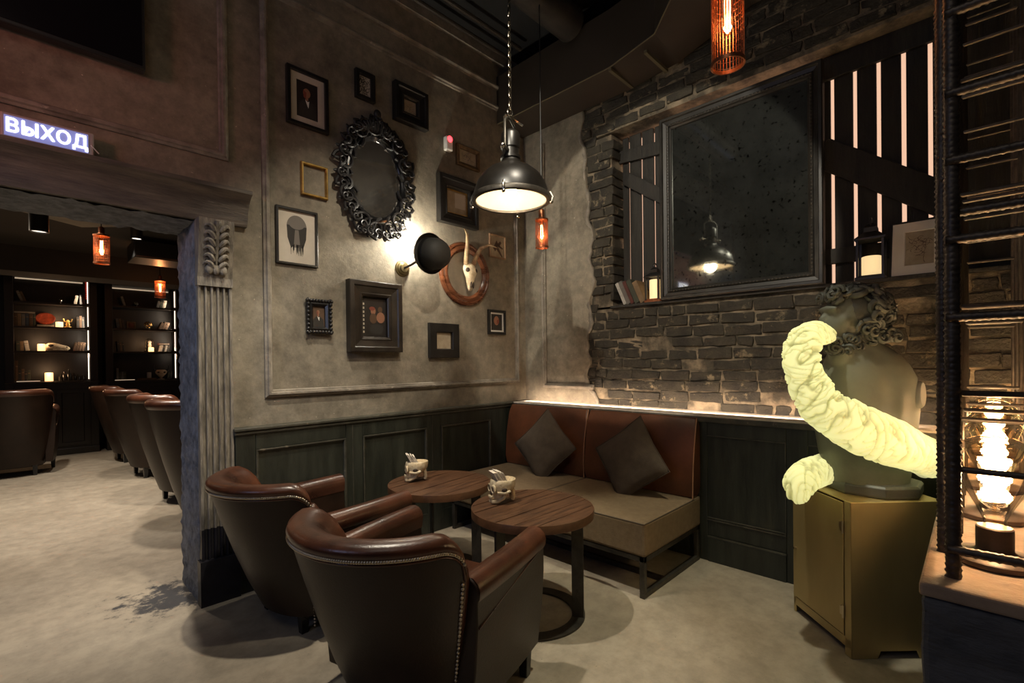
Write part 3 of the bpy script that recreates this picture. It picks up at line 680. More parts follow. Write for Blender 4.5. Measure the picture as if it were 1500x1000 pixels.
mb = MB(); mb.lathe([(.001, .032), (.030, .032), (.036, .024), (.048, .020), (.052, .010), (.062, .008), (.066, 0)], 28, BM); mb.build('wall_plate', plain('aged_brass', (.20, .16, .08), .35, .9), t, smooth=30)
mb = MB(); mb.tube([(0, -.02, 0), (.02, -.10, .02), (.07, -.16, .07)], .010, seg=8); mb.build('arm', M['iron'], t, smooth=60)
mb = MB(); mb.ell(HM @ Vector((0, 0, .02)), (.030, .030, .030), 12, 8); mb.build('bulb', glow('sconce_bulb', (1, .80, .55), 12), t, smooth=180)

# oval plaque with a horned skull
Y = YA - .03; pc = on_y(683.5, 401, Y); pa, pb = (on_y(719.5, 401, Y).x - on_y(648, 401, Y).x) / 2, (on_y(683, 355, Y).z - on_y(683, 448, Y).z) / 2
t = thing('skull_trophy', 'horned animal skull mounted on oval redwood plaque on picture wall', 'trophy', (pc.x, YA, pc.z))
mb = MB(); mb.ovalframe(pa, pb, [(0, 0), (0, .02), (.008, .03), (.024, .034), (.032, .028), (.05, .04), (.064, .04), (.072, .03), (.085, .02), (.085, .006)]); mb.build('plaque', M['plaque'], t, smooth=35)
mb = MB(); mb.loft([[((pa - .08) * math.cos(2 * PI * j / 48), y, (pb - .08) * math.sin(2 * PI * j / 48)) for j in range(48)] for y in (-.002, -.01)]); mb.build('backing', M['plaque_bg'], t)
mb = MB()
mb.loft([[(.01 + rx * math.cos(2 * PI * j / 14), -.05 - dy + ry * math.sin(2 * PI * j / 14), z) for j in range(14)] for z, rx, ry, dy in ((.09, .02, .02, 0), (.075, .055, .035, .0), (.04, .070, .045, .01), (.0, .064, .045, .02), (-.04, .048, .036, .02), (-.09, .034, .028, .015), (-.13, .024, .02, .012), (-.155, .012, .012, .01))])
sk = mb.build('skull', M['bone'], t, smooth=180)
mb = MB()
for s in (-1, 1):
    mb = MB(); mb.ell((.01 + s * .044, -.085, .022), (.02, .022, .024), 10, 8); mb.build('eye_socket', M['bone_dark'], sk, smooth=180)
    mb = MB(); mb.ell((.01 + s * .012, -.092, -.105), (.008, .012, .03), 8, 6); mb.build('nostril', M['bone_dark'], sk, smooth=180)
for s, pts in ((-1, [(-.03, -.06, .08), (-.05, -.09, .15), (-.08, -.14, .23), (-.15, -.22, .285), (-.23, -.28, .305)]), (1, [(.05, -.06, .08), (.06, -.09, .15), (.075, -.14, .22), (.13, -.19, .25), (.22, -.2, .235)])):
    mb = MB(); mb.tube(pts, [.024, .021, .017, .011, .003], seg=10); mb.build('horn', M['horn'], t, smooth=60)

# ------------------------------------------------------------------ niche: back-lit boards, mirror, books, lantern, print
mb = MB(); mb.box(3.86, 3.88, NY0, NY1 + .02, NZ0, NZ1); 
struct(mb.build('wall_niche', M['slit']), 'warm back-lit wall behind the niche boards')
mb = MB(); mb.box(XW - .03, 3.9, NY0, NY1 + .02, NZ0 - .02, NZ0); struct(mb.build('trim_12', M['shutter']), 'dark sill of the wall niche', 'trim')
def boards(name, label, ys, cuts, y0, y1, battens, z0=NZ0, z1=NZ1):
    t = thing(name, label, 'boards', (3.76, (y0 + y1) / 2, z0)); oy = (y0 + y1) / 2
    e = [y1] + ys + [y0]; rnd = random.Random(len(ys))
    for i in range(len(e) - 1):
        a, b = e[i] - (cuts if i else 0) / 2, e[i + 1] + (cuts if i < len(e) - 2 else 0) / 2
        mb = MB(); k = rnd.uniform(-.004, .004)
        mb.box(-.0, .025, b - oy + k, a - oy, 0, z1 - z0); mb.build('board', M['shutter'], t, bevel=.003)
    for (ya, za, yb, zb, wd) in battens:
        A, B = Vector((0, ya - oy, za - z0)), Vector((0, yb - oy, zb - z0)); d = (B - A); n = Vector((0, -d.z, d.y)).normalized() * wd / 2
        mb = MB(); mb.loft([[(x, p.y, p.z) for p in (A + n, B + n, B - n, A - n)] for x in (-.03, 0)]); mb.build('batten', M['shutter'], t, bevel=.004)
    return t
def zx(x, y, X=3.74): p = on_x(x, y, X); return p.y, p.z
b1 = [zx(920, 300)[0], zx(938.5, 300)[0], zx(957, 300)[0]]
boards('board_screen', 'narrow dark plank screen left of the large mirror with glowing gaps', b1, .016, 1.72, 2.25, [zx(905, 232) + zx(975, 214) + (.11,), zx(918, 262) + zx(975, 290) + (.11,)])
b2 = [zx(1218.5, 200)[0], zx(1252, 200)[0], zx(1287, 200)[0], zx(1324, 200)[0], zx(1363, 200)[0]]
boards('board_screen', 'wide dark plank screen right of the large mirror with long glowing gaps', b2, .020, NY0, .80, [zx(1200, 106) + zx(1400, 28) + (.15,), zx(1200, 222) + zx(1400, 300) + (.18,), zx(1200, 378) + zx(1330, 362) + (.10,)])
# large mirror
my0, my1, mz0, mz1 = .690, 1.792, 1.870, 3.285
t = thing('large_mirror', 'large foxed antique mirror in black beaded frame leaning in the brick niche', 'mirror', (3.60, (my0 + my1) / 2, mz0), rot=(0, R(0), 0))
W, Hh = my1 - my0, mz1 - mz0
fr = MB(); fr.rectframe(W, Hh, [(0, 0), (0, .055), (.006, .062), (.022, .062), (.028, .05), (.052, .044), (.056, .052), (.064, .056), (.072, .052), (.076, .04), (.088, .032), (.088, .01)])
mb = MB(); mb.add([(y, -x, z + Hh / 2) for x, y, z in fr.v], fr.f); mb.build('frame', M['mframe'], t)
mb = MB()
nb = 54
for i in range(nb + 1):
    zz = .068 + (Hh - .136) * i / nb
    for s in (-1, 1): mb.ell((-.054, s * (W / 2 - .064), zz), (.006, .007, .008), 6, 4)
nb = 42
for i in range(1, nb):
    yy = -W / 2 + .064 + (W - .128) * i / nb
    for zz in (.064, Hh - .064): mb.ell((-.054, yy, zz), (.006, .008, .007), 6, 4)
mb.build('beading', mat('mirror_bead', (.06, .052, .042), (.025, .022, .018), scale=30, rough=.4), t, smooth=180)['kind'] = 'stuff'
mb = MB(); mb.box(-.02, -.008, -W / 2 + .08, W / 2 - .08, .08, Hh - .08); mb.build('glass', M['mirror'], t)
# books and lantern left
def book(w, d, h, cov, pages, name='book', label=None, group=None, loc=None, tilt=0, rz=0, axis='X'):
    """thickness w along local y, depth d along x (spine at -x), height h"""
    t = thing(name, label, 'book', loc, group=group); t.rotation_euler = (tilt, 0, rz)
    mb = MB(); mb.box(0, d, 0, .003, 0, h); mb.box(0, d, w - .003, w, 0, h); mb.box(-.004, .003, 0, w, 0, h); mb.build('cover', cov, t)
    mb = MB(); mb.box(.003, d - .004, .003, w - .003, .004, h - .004); mb.build('pages', pages, t)
    return t
bc = {k: mat('book_' + k, c, tuple(x * .6 for x in c), scale=18, rough=.6) for k, c in dict(green=(.05, .055, .035), brown=(.10, .055, .028), oxblood=(.10, .028, .02), cream=(.36, .31, .24), blue=(.045, .06, .085), black=(.03, .028, .025), tan=(.22, .14, .07), white=(.5, .47, .42), grey=(.15, .14, .125)).items()}
pg = M['paper']
sp = [(.028, .205, 'white', 'white spined book, outermost of the books leaning by the brick reveal'), (.034, .215, 'grey', 'grey book second from the left on the niche sill'), (.030, .21, 'oxblood', 'dark reddish book in the middle of the leaning niche books'), (.042, .215, 'green', 'olive green book leaning on the reddish one in the niche'), (.045, .195, 'tan', 'thick tan book nearest the candle lantern in the niche')]
ang = R(24); yb = 2.165
for i, (w, h, c, lb) in enumerate(sp):
    yb -= w / math.cos(ang) + .002
    book(w, .14, h, bc[c], pg, label=lb, group='books leaning on the niche sill', loc=(3.605, yb, NZ0 + .001 + w * math.sin(ang)), tilt=-ang, rz=0)
def lantern(label, loc, w, h, ch, cr, rz=0):
    t = thing('candle_lantern', label, 'lantern', loc, rz); a = w / 2
    mb = MB(); mb.box(-a - .012, a + .012, -a - .012, a + .012, 0, .02); mb.box(-a, a, -a, a, .02, .03); mb.build('base', M['copper'] if 'copper' in label else M['black'], t, bevel=.003)
    for sx in (-1, 1):
        for sy in (-1, 1):
            mb = MB(); mb.box(sx * a - .006, sx * a + .006, sy * a - .006, sy * a + .006, .02, h * .68); mb.build('post', M['black'], t)
    mb = MB(); mb.loft([[(sx * k, sy * k, z) for sx, sy in ((-1, -1), (1, -1), (1, 1), (-1, 1))] for k, z in ((a + .014, h * .68), (a + .014, h * .71), (a * .55, h * .82), (a * .5, h * .90), (a * .3, h * .95), (a * .2, h * .97))]); mb.build('roof', M['black'], t)
    mb = MB(); mb.tube([(.0 + .028 * math.cos(q), 0, h * .99 + .028 * math.sin(q)) for q in [2 * PI * i / 16 for i in range(16)]], .004, seg=6, closed=True); mb.build('ring', M['black'], t, smooth=60)
    for k in range(2):
        mb = MB(); mb.box(-a + .005, a - .005, -.001, .001, .03, h * .67, M=Matrix.Rotation(k * PI / 2, 4, 'Z') @ Matrix.Translation((0, -a, 0))); mb.build('pane', M['pane'], t)
    c = thing('pillar_candle', ('lit pillar candle inside the ' + label.split(' with')[0]).replace('inside the lantern', 'inside lantern')[:100], 'candle', (loc[0], loc[1], loc[2] + .031))
    mb = MB(); mb.lathe([(.001, 0), (cr, 0), (cr, ch), (cr * .85, ch + .003), (cr * .3, ch - .006), (.001, ch - .006)], 24); mb.build('wax', M['candle'], c, smooth=35)
    mb = MB(); mb.tube([(0, 0, ch - .008), (.001, 0, ch + .012)], .0015, seg=5); mb.build('wick', M['ink'], c)
    return t
lantern('small copper based lantern beside the leaning books', (3.655, 1.895, NZ0), .11, .30, .155, .045)
lantern('black metal lantern on the sill right of the large mirror', (3.648, .46, NZ0), .125, .36, .115, .05)
# leaning print
t = thing('leaning_print', 'cream mounted print leaning on the brick sill right of the lantern', 'picture', (3.612, .235, NZ0 + .004), rot=(0, 0, -PI / 2))
t.rotation_euler = (R(-17), 0, -PI / 2); 
Wp, Hp = .25, .335
def up(m): m.v = [(x, y, z + Hp / 2) for x, y, z in m.v]; return m
mb = MB(); mb.rectframe(Wp + .02, Hp + .02, [(0, 0), (0, .016), (.008, .016), (.010, .012), (.010, .004)]); up(mb).build('frame', M['frame_black'], t)
mb = MB(); mb.rectframe(Wp + .002, Hp + .002, [(0, .004), (0, .012), (.058, .012), (.062, .007)]); up(mb).build('mount', mat('mount_cream', (.80, .75, .66), (.74, .69, .6), rough=.8), t)
mb = MB(); mm = art_sketch(26, 21, 'brown_paint', 'paper_old', .25, .006)(mb, Wp - .12, Hp - .12); up(mb).build('print', mm, t)
t.scale = (1, 1, 1)

# ------------------------------------------------------------------ sofa
SY0, SY1, SX0, SX1 = 1.385, 3.185, 2.515, 3.305
t = thing('lounge_sofa', 'long taupe bench sofa with tan leather back on black steel frame', 'sofa', (2.91, 2.28, 0))
def rbox(mb, x0, x1, y0, y1, z0, z1, r=.03, puff=0, n=10):
    nx = ny = n
    def P(u, v, w):
        return (x0 + (x1 - x0) * u, y0 + (y1 - y0) * v, z0 + (z1 - z0) * w)
    mb.box(x0, x1, y0, y1, z0, z1)
L = lambda x, y, z: (x - 2.91, y - 2.28, z)
ym = 2.29
for (a, b) in ((SY0, ym - .002), (ym + .002, SY1)):
    mb = MB(); mb.box(SX0 - 2.91, SX1 - 2.91 - .0, a - 2.28, b - 2.28, .245, .448)
    mb.build('seat_cushion', M['fabric'], t, bevel=.018)
mb = MB()
for (a, b) in ((SY0, ym), (ym, SY1)):
    for zz in (.440,): mb.tube([L(SX0 + .004, a + .004, zz), L(SX0 + .004, b - .004, zz), L(SX1 - .1, b - .004, zz), L(SX1 - .1, a + .004, zz)], .005, seg=6, closed=True)
mb.build('piping', mat('piping_dark', (.10, .075, .05), rough=.9), t)
for (a, b) in ((SY0, ym - .003), (ym + .003, SY1)):
    rings = []
    for i in range(9):
        f = i / 8; zz = .45 + .545 * f; xf = 3.175 + .075 * f - .018 * math.sin(PI * f); bl = .012 if i in (0, 8) else 0
        rings.append([(xf + bl - 2.91, a + bl - 2.28, zz), (xf + bl - 2.91 - .014 * math.sin(PI * f), (a + b) / 2 - 2.28, zz), (xf + bl - 2.91, b - bl - 2.28, zz), (SX1 - bl - 2.91, b - bl - 2.28, zz), (SX1 - bl - 2.91, a + bl - 2.28, zz)])
    mb = MB(); mb.loft(rings); mb.build('back_cushion', M['leather_tan'], t, smooth=40, bevel=.008)
mb = MB(); mb.tube([L(3.172 + .075 * f - .018 * math.sin(PI * f), SY0 + .0, .45 + .545 * f) for f in [i / 8 for i in range(9)]], .004, seg=6)
mb.build('seam', M['seam'], t, smooth=60); mb = MB(); mb.tube([L(3.170 + .075 * f - .03 * math.sin(PI * f) + .012, ym, .45 + .545 * f) for f in [i / 8 for i in range(9)]], .005, seg=6)
mb.build('seam', M['seam'], t, smooth=60)
s = .032
mb = MB(); mb.box(SX0 + .01 - 2.91, SX1 - 2.91, SY0 + .01 - 2.28, SY0 + .01 + s - 2.28, .213, .245); mb.box(SX0 + .01 - 2.91, SX1 - 2.91, SY1 - s - .01 - 2.28, SY1 - .01 - 2.28, .213, .245)
for xx in (SX0 + .01, SX1 - s): mb.box(xx - 2.91, xx + s - 2.91, SY0 + .01 - 2.28, SY1 - .01 - 2.28, .213, .245)
for yy in (SY0 + .01, SY1 - s - .01): mb.box(SX0 + .01 - 2.91, SX1 - 2.91, yy - 2.28, yy + s - 2.28, 0, s)
mb.box(2.80 - 2.91, 2.80 + s - 2.91, SY0 + .04 - 2.28, SY1 - .04 - 2.28, .002, s)
mb.build('frame', M['iron'], t, bevel=.003)
for xx in (SX0 + .01, SX1 - s):
    for yy in (SY0 + .01, SY1 - s - .01):
        mb = MB(); mb.box(xx - 2.91, xx + s - 2.91, yy - 2.28, yy + s - 2.28, s, .213); mb.build('leg', M['iron'], t, bevel=.003)
# cushions on the sofa
def pillow(label, c, ang, size, th, lean, yaw):
    t = thing('throw_pillow', label, 'cushion', c, group='throw pillows on the sofa')
    n = 20; V = []; Fc = []
    for s in (1, -1):
        for i in range(n + 1):
            for j in range(n + 1):
                u, v = -1 + 2 * i / n, -1 + 2 * j / n
                k = (max(0, 1 - abs(u) ** 2.6) * max(0, 1 - abs(v) ** 2.6)) ** .55
                pin = 1 - .07 * (1 - abs(u) ** 2) * 1 if abs(v) > .999 else 1
                sx = size / 2 * (1 - .06 * (1 - u * u) * v * v * 1); 
                uu = u * (1 - .06 * (1 - v * v)); vv = v * (1 - .06 * (1 - u * u))
                wr = .016 * noise.noise(Vector((u * 1.6 + size * 9, v * 1.6, s))) * k + .006 * noise.noise(Vector((u * 4, v * 4 + yaw * 9, s))) * k
                V.append((s * (th / 2 * k) + wr * s, uu * size / 2, vv * size / 2))
        b = 0 if s == 1 else (n + 1) ** 2
        for i in range(n):
            for j in range(n): Fc.append((b + i * (n + 1) + j, b + (i + 1) * (n + 1) + j, b + (i + 1) * (n + 1) + j + 1, b + i * (n + 1) + j + 1))
    mb = MB(); mb.add(V, Fc)
    Mx = Matrix.Rotation(yaw, 4, 'Z') @ Matrix.Rotation(lean, 4, 'Y') @ Matrix.Rotation(ang, 4, 'X')
    mb.v = [tuple(Mx @ Vector(p)) for p in mb.v]
    o = mb.build('cover', M['pillow'], t, smooth=180)
    mb = MB(); h = size / 2
    ed = [(0, u * (1 - .0), v) for u, v in [(-h, -h), (0, -h * .94), (h, -h), (h * .94, 0), (h, h), (0, h * .94), (-h, h), (-h * .94, 0)]]
    mb.tube([Mx @ Vector(p) for p in ed], .004, seg=6, closed=True); mb.build('edge_seam', M['pillow'], t, smooth=60)
    zs = min((o.matrix_basis @ v.co).z for v in o.data.vertices)
    t.location.z = c[2] + (.450 - (c[2] + zs)) if abs(.450 - (c[2] + zs)) < .06 else c[2]
    return t
pillow('brown grey pillow at the corner end of the sofa', (3.07, 2.615, .685), R(43), .45, .14, R(14), R(4))
pillow('brown grey pillow at the open right end of the sofa', (3.06, 1.795, .685), R(52), .455, .15, R(14), R(-4))

# ------------------------------------------------------------------ tables
def make_table():
    t = thing('round_coffee_table', '', 'table', (0, 0, 0), group='round tables by the sofa')
    r = .34; mb = MB(); rnd = random.Random(9); nP = 7
    for i in range(nP):
        a, b = -r + 2 * r * i / nP + .0022, -r + 2 * r * (i + 1) / nP - .0022
        up_ = []; lo = []
        for q in range(9):
            y = a + (b - a) * q / 8; x = math.sqrt(max(0, (r - .006) ** 2 - y * y)); up_.append((x, y)); lo.append((-x, y))
        mb.prism(up_ + lo[::-1], .552, .5945 + rnd.uniform(-.001, .001))
    mb.build('table_top', M['wood'], t)
    mb = MB(); mb.loft([[((rr) * math.cos(2 * PI * j / 64), rr * math.sin(2 * PI * j / 64), z) for j in range(64)] for rr, z in ((r - .0055, .595), (r - .001, .595), (r, .593), (r, .552), (r - .002, .550), (r - .0055, .550))], True, False, False); mb.build('rim', M['wood_edge'], t, smooth=40)
    mb = MB(); mb.loft([[(rr * math.cos(2 * PI * j / 48), rr * math.sin(2 * PI * j / 48), z) for j in range(48)] for rr, z in ((.285, 0), (.285, .010), (.215, .010), (.215, 0))] + [[(.285 * math.cos(2 * PI * j / 48), .285 * math.sin(2 * PI * j / 48), 0) for j in range(48)]], True, False, False); mb.build('base_ring', M['iron'], t, smooth=35)
    for k in range(3):
        a = math.atan2(-.216, .117) + k * 2 * PI / 3
        mb = MB(); mb.box(.217, .281, -.008, .008, .008, .552, M=Matrix.Rotation(a, 4, 'Z')); mb.box(.03, .281, -.030, .030, .543, .552, M=Matrix.Rotation(a, 4, 'Z')); mb.build('leg', M['iron'], t, bevel=.002)
    return t
T1 = make_table(); T1.location = (1.983, 1.779, 0); T1['label'] = 'front round plank table nearest the right armchair and sofa end'
T2 = copy_tree(T1); T2.location = (1.966, 2.60, 0); T2.rotation_euler.z = R(8); T2['label'] = 'rear round plank table nearest the wainscot wall'
# skull napkin holders
def make_skull():
    t = thing('skull_napkin_holder', '', 'napkin holder', (0, 0, 0), group='skull napkin holders')
    # faces -x
    mb = MB()
    R_ = []
    for z, rx, ry, cx in ((.012, .030, .03, -.028), (.03, .040, .036, -.022), (.05, .058, .048, -.004), (.072, .066, .056, .002), (.092, .068, .058, .004), (.108, .066, .056, .006), (.112, .060, .050, .006), (.100, .052, .044, .006), (.085, .045, .036, .006)):
        R_.append([(cx + rx * math.cos(2 * PI * j / 24) * (1 + .05 * math.sin(3 * 2 * PI * j / 24)), ry * math.sin(2 * PI * j / 24), z) for j in range(24)])
    mb.loft(R_)
    for s in (-1, 1):
        mb.tube([(-.058, s * .024 + .018 * math.cos(a), .067 + .018 * math.sin(a)) for a in [2 * PI * i / 12 for i in range(12)]], .007, seg=6, closed=True)
        mb.tube([(-.045, s * .042, .052), (-.01, s * .056, .05), (.02, s * .054, .058)], .007, seg=6)
        mb.tube([(.0, s * .046, .05), (-.012, s * .040, .022), (-.04, s * .03, .006), (-.062, s * .012, .004)], [.009, .010, .010, .011], seg=7)
        mb.tube([(.045, s * .02, .06), (.055, s * .016, .02), (.05, s * .01, .004)], [.012, .010, .010], seg=7)
    mb.box(-.066, -.052, -.02, .02, .018, .032)
    sk = mb.build('skull', M['bone'], t, smooth=50)
    mb = MB()
    for p_, r_, nm in [((-.054, s * .024, .067), (.012, .016, .016), 'eye_socket') for s in (-1, 1)] + [((-.01, s * .052, .066), (.016, .008, .01), 'temple_hollow') for s in (-1, 1)] + [((-.060, 0, .045), (.008, .009, .012), 'nose_hole')]:
        mb = MB(); mb.ell(p_, r_, 10, 8); mb.build(nm, M['bone_dark'], sk, smooth=180)
    mb = MB()
    for i in range(9): mb.ell((-.068, -.020 + i * .005, .026), (.004, .0024, .007), 6, 5)
    mb.build('teeth', M['bone'], sk, smooth=180)
    return t
def napkins(loc, rz, label):
    t = thing('napkin_stack', label, 'napkins', loc, rz); rnd = random.Random(int(loc[1] * 100))
    mb = MB()
    for i in range(13):
        a = R(-32 + i * 1.5); Mx = Matrix.Translation((.026 - i * .0042, 0, 0)) @ Matrix.Rotation(R(-28) + rnd.uniform(-.05, .05), 4, 'Y')
        mb.box(-.0016, .0016, -.040 + rnd.uniform(-.004, .004), .040, 0, .092 + rnd.uniform(-.006, .010), M=Mx)
    mb.build('sheets', mat('napkin_paper', (.80, .73, .62), (.68, .60, .5), rough=.9), t)
    return t
S1 = make_skull(); S1.location = (1.925, 1.955, .6035); S1.rotation_euler.z = R(-22); S1['label'] = 'bone coloured skull napkin holder on the front table'; S1.scale = (1.12, 1.12, 1.12)
S2 = copy_tree(S1); S2.location = (1.88, 2.745, .6035); S2.rotation_euler.z = R(-28); S2['label'] = 'bone coloured skull napkin holder on the rear table'
napkins((1.927, 1.955, .690), R(-22), 'cream paper napkins standing in the skull on the front table')
napkins((1.882, 2.745, .690), R(-28), 'cream paper napkins standing in the skull on the rear table')

# ------------------------------------------------------------------ tub armchairs
def make_armchair(hs=1.0, nails=True):
    t = thing('tub_armchair', '', 'armchair', (0, 0, 0))
    TH = R(73); nT = 72
    def plan(th, z):
        f = max(0, min(1, (z / hs - .12) / .68)); a = .175 + .260 * f ** .8; b = .285 + .135 * f ** .8
        return Vector((-.055 - a * math.cos(th), b * math.sin(th), z))
    def nrm(th):
        n = Vector((math.cos(th) / .4, -math.sin(th) / .42, 0)); return n.normalized()
    # outer shell (flat panel below the roll)
    def sect(th, prof, drop):
        return [plan(th, z * hs - drop * max(0, (z - .45) / .33)) + nrm(th) * o for o, z in prof]
    shell = [(.0, .10), (.0, .25), (.0, .42), (.0, .60), (.0, .775), (.05, .78), (.085, .64), (.085, .30), (.07, .10)]
    roll = [(-.002, .765), (-.006, .775), (-.007, .790), (.001, .806), (.020, .818), (.052, .822), (.088, .812), (.120, .785), (.144, .735), (.154, .65), (.148, .53), (.135, .43), (.05, .43), (.04, .72)]
    def drop(th):
        e = min(1, max(0, (abs(th) - R(58)) / R(15))); return .115 * (1 - math.sqrt(1 - e * e))
    ths = [-TH + 2 * TH * i / nT for i in range(nT + 1)]
    mb = MB(); mb.loft([sect(th, shell, drop(th)) for th in ths]); mb.build('back_shell', M['leather'], t, smooth=50)
    mb = MB(); mb.loft([sect(th, roll, drop(th)) for th in ths]); mb.build('backrest', M['leather_red'], t, smooth=60)
    if nails:
        mb = MB(); n = 120
        for i in range(n + 1):
            th = -TH + .03 + (2 * TH - .06) * i / n; p = plan(th, .768 * hs - drop(th)) - nrm(th) * .006; mb.ell(p, .0068, 7, 5)
        for s in (-1, 1):
            for i in range(36):
                z = .745 - drop(TH) - i * .0165; p = plan(s * (TH - .03), z * hs) - nrm(s * TH) * .003; mb.ell(p, .0064, 7, 5)
        o = mb.build('nailhead_trim', M['nail'], t, smooth=180); o['kind'] = 'stuff'
        mb = MB()
        mb.tube([plan(th, .754 * hs - drop(th)) - nrm(th) * .002 for th in ths], .0045, seg=6); mb.build('welt', M['leather_red'], t, smooth=60)
    for s in (-1, 1):
        mb = MB(); mb.tube([plan(s * TH, z * hs) + nrm(s * TH) * .046 for z in (.11, .25, .40, .52, .62, .67, .70)], [.040, .044, .046, .047, .046, .038, .018], seg=12); mb.build('wing_roll', M['leather_red'], t, smooth=60)
    # arms
    for s in (-1, 1):
        rings = []
        for i in range(9):
            x = -.13 + .55 * i / 8; k = i / 8; zt = .632 + .012 * k; yo = .378 + .008 * math.sin(PI * k); r = .054
            if i == 8: x -= .0
            sec = [(yo - .012, .115), (yo + .012, .30), (yo + .022, .46), (yo + .022, zt - .085)]
            for q in range(9):
                an = -.35 + (PI + .7) * q / 8; sec.append((yo - .024 + r * math.cos(an) * 1.0, zt - r + r * math.sin(an)))
            sec += [(yo - .070, zt - .11), (yo - .085, .40), (yo - .085, .115)]
            rings.append([(x, s * y, z * hs if z < .5 else z * hs) for y, z in sec])
        mb = MB(); mb.loft(rings); arm = mb.build('arm', M['leather'], t, smooth=55, bevel=.006)
        rr = [[(x, s * y, z) for x, (y, z) in ((r_[0][0] + (.006 if i == 0 else 0), (yy, zz)) for yy, zz in [(abs(p[1]), p[2]) for p in r_[3:14]])] for i, r_ in enumerate(rings)]
        mb = MB(); mb.loft([[(p[0], p[1] + s * .003 * (1 if abs(p[1]) > .36 else -1), p[2] + .0035) for p in ring] for ring in rr], closed=False, cap0=False, cap1=False); mb.build('arm_roll', M['leather_red'], arm, smooth=60)
        mb = MB(); mb.tube([(-.12, s * .402, .455 * hs), (.05, s * .405, .50 * hs), (.25, s * .407, .545 * hs), (.41, s * .404, .575 * hs)], .0035, seg=5); mb.build('seam', M['leather_red'], arm, smooth=60)
    mb = MB(); mb.loft([[(-.10, -.27, z), (.405, -.30, z), (.405, .30, z), (-.10, .27, z), (-.18, .12, z), (-.18, -.12, z)] for z in (.115, .30)]); mb.build('seat_base', M['leather'], t, bevel=.015)
    mb = MB(); mb.loft([[(cx + (x - cx) * k, y * k, z * hs) for x, y in ((-.22, -.22), (.0, -.295), (.40, -.295), (.415, -.2), (.42, 0), (.415, .2), (.40, .295), (.0, .295), (-.22, .22), (-.26, 0))] for cx, k, z in ((.07, .96, .30), (.07, 1, .32), (.07, 1, .40), (.07, .97, .425), (.07, .85, .438), (.07, .5, .445))]); mb.build('seat_cushion', M['leather_red'], t, smooth=50)
    for sx, sy in ((.345, -.335), (.345, .335), (-.135, -.20), (-.135, .20)):
        mb = MB(); mb.loft([[(sx + a * k, sy + b * k, z) for a, b in ((-1, -1), (1, -1), (1, 1), (-1, 1))] for k, z in ((.018, 0), (.026, .15))]); mb.build('leg', M['black_gloss'], t, bevel=.003)
    return t
A1 = make_armchair(); A1.location = (1.135, 1.685, 0); A1.rotation_euler.z = R(15); A1['label'] = 'brown leather tub armchair in the foreground with nailhead back'
A1['group'] = 'tub armchairs by the sofa tables'
A2 = copy_tree(A1); A2.location = (1.135, 2.735, 0); A2.rotation_euler.z = R(5); A2['label'] = 'brown leather tub armchair behind, beside the doorway pilaster'

# ------------------------------------------------------------------ pendant lamp over the tables
PL = Vector((2.075, 2.005, 0)); rz_ = 2.372
t = thing('pendant_lamp', 'industrial dark dome pendant lamp on chain over the tables', 'pendant lamp', (PL.x, PL.y, rz_))
mb = MB(); mb.lathe([(.226, .0), (.222, .045), (.205, .095), (.175, .14), (.13, .178), (.085, .2), (.062, .215), (.055, .235)], 48, cap=False); mb.build('shade', M['lamp_out'], t, smooth=40)
mb = MB(); mb.lathe([(.222, .002), (.217, .044), (.200, .092), (.170, .136), (.126, .173), (.082, .195), (.02, .205), (.002, .206)], 48, cap=False); mb.build('reflector', M['lamp_in'], t, smooth=60)
mb = MB(); mb.loft([[(r * math.cos(2 * PI * j / 56), r * math.sin(2 * PI * j / 56), z) for j in range(56)] for r, z in ((.210, -.006), (.212, -.014), (.226, -.018), (.238, -.012), (.240, .006), (.234, .016), (.226, .016))], True, False, False); mb.build('rim_ring', M['iron'], t, smooth=50)
mb = MB(); mb.lathe([(.207, -.010), (.12, -.022), (.04, -.027), (.002, -.028)], 40, cap=False); mb.build('glass_lens', glassmat('lens_glass', (.95, .92, .86), .5), t, smooth=60)
for k in range(4):
    a = k * PI / 2 + .6; mb = MB(); mb.tube([(.236 * math.cos(a), .236 * math.sin(a), .03), (.252 * math.cos(a), .252 * math.sin(a), .0), (.24 * math.cos(a), .24 * math.sin(a), -.03)], .007, seg=6); mb.ell((.243 * math.cos(a), .243 * math.sin(a), -.03), .011, 8, 6); mb.build('clip', M['chrome'], t, smooth=60)
mb = MB(); mb.lathe([(.055, .235), (.062, .24), (.062, .255), (.05, .26), (.05, .30), (.058, .305), (.058, .385), (.05, .40), (.035, .41), (.02, .415)], 28); mb.build('socket_housing', M['lamp_out'], t, smooth=35)
for a in (.4, .4 + PI):
    mb = MB(); mb.tube([(.055 * math.cos(a), .055 * math.sin(a), .28), (.12 * math.cos(a), .12 * math.sin(a), .275)], .012, seg=10); mb.ell((.125 * math.cos(a), .125 * math.sin(a), .275), .017, 10, 6); mb.build('pivot_bolt', M['chrome'], t, smooth=50)
mb = MB()
for a in (.4, .4 + PI): mb.tube([(.088 * math.cos(a), .088 * math.sin(a), .275), (.088 * math.cos(a), .088 * math.sin(a), .44), (.05 * math.cos(a), .05 * math.sin(a), .47), (0, 0, .48)], .008, seg=7)
mb.build('yoke', M['iron'], t, smooth=50)
mb = MB(); mb.tube([(-.07, -.02, .46), (-.03, .01, .50), (0, 0, .50), (.04, 0, .49), (.08, -.03, .46)], .008, seg=6); mb.tube([(.02 * math.cos(q), 0, .52 + .022 * math.sin(q)) for q in [2 * PI * i / 12 for i in range(12)]], .006, seg=6, closed=True); mb.build('hook_plate', M['chrome'], t, smooth=50)
mb = MB(); z = .535; k = 0
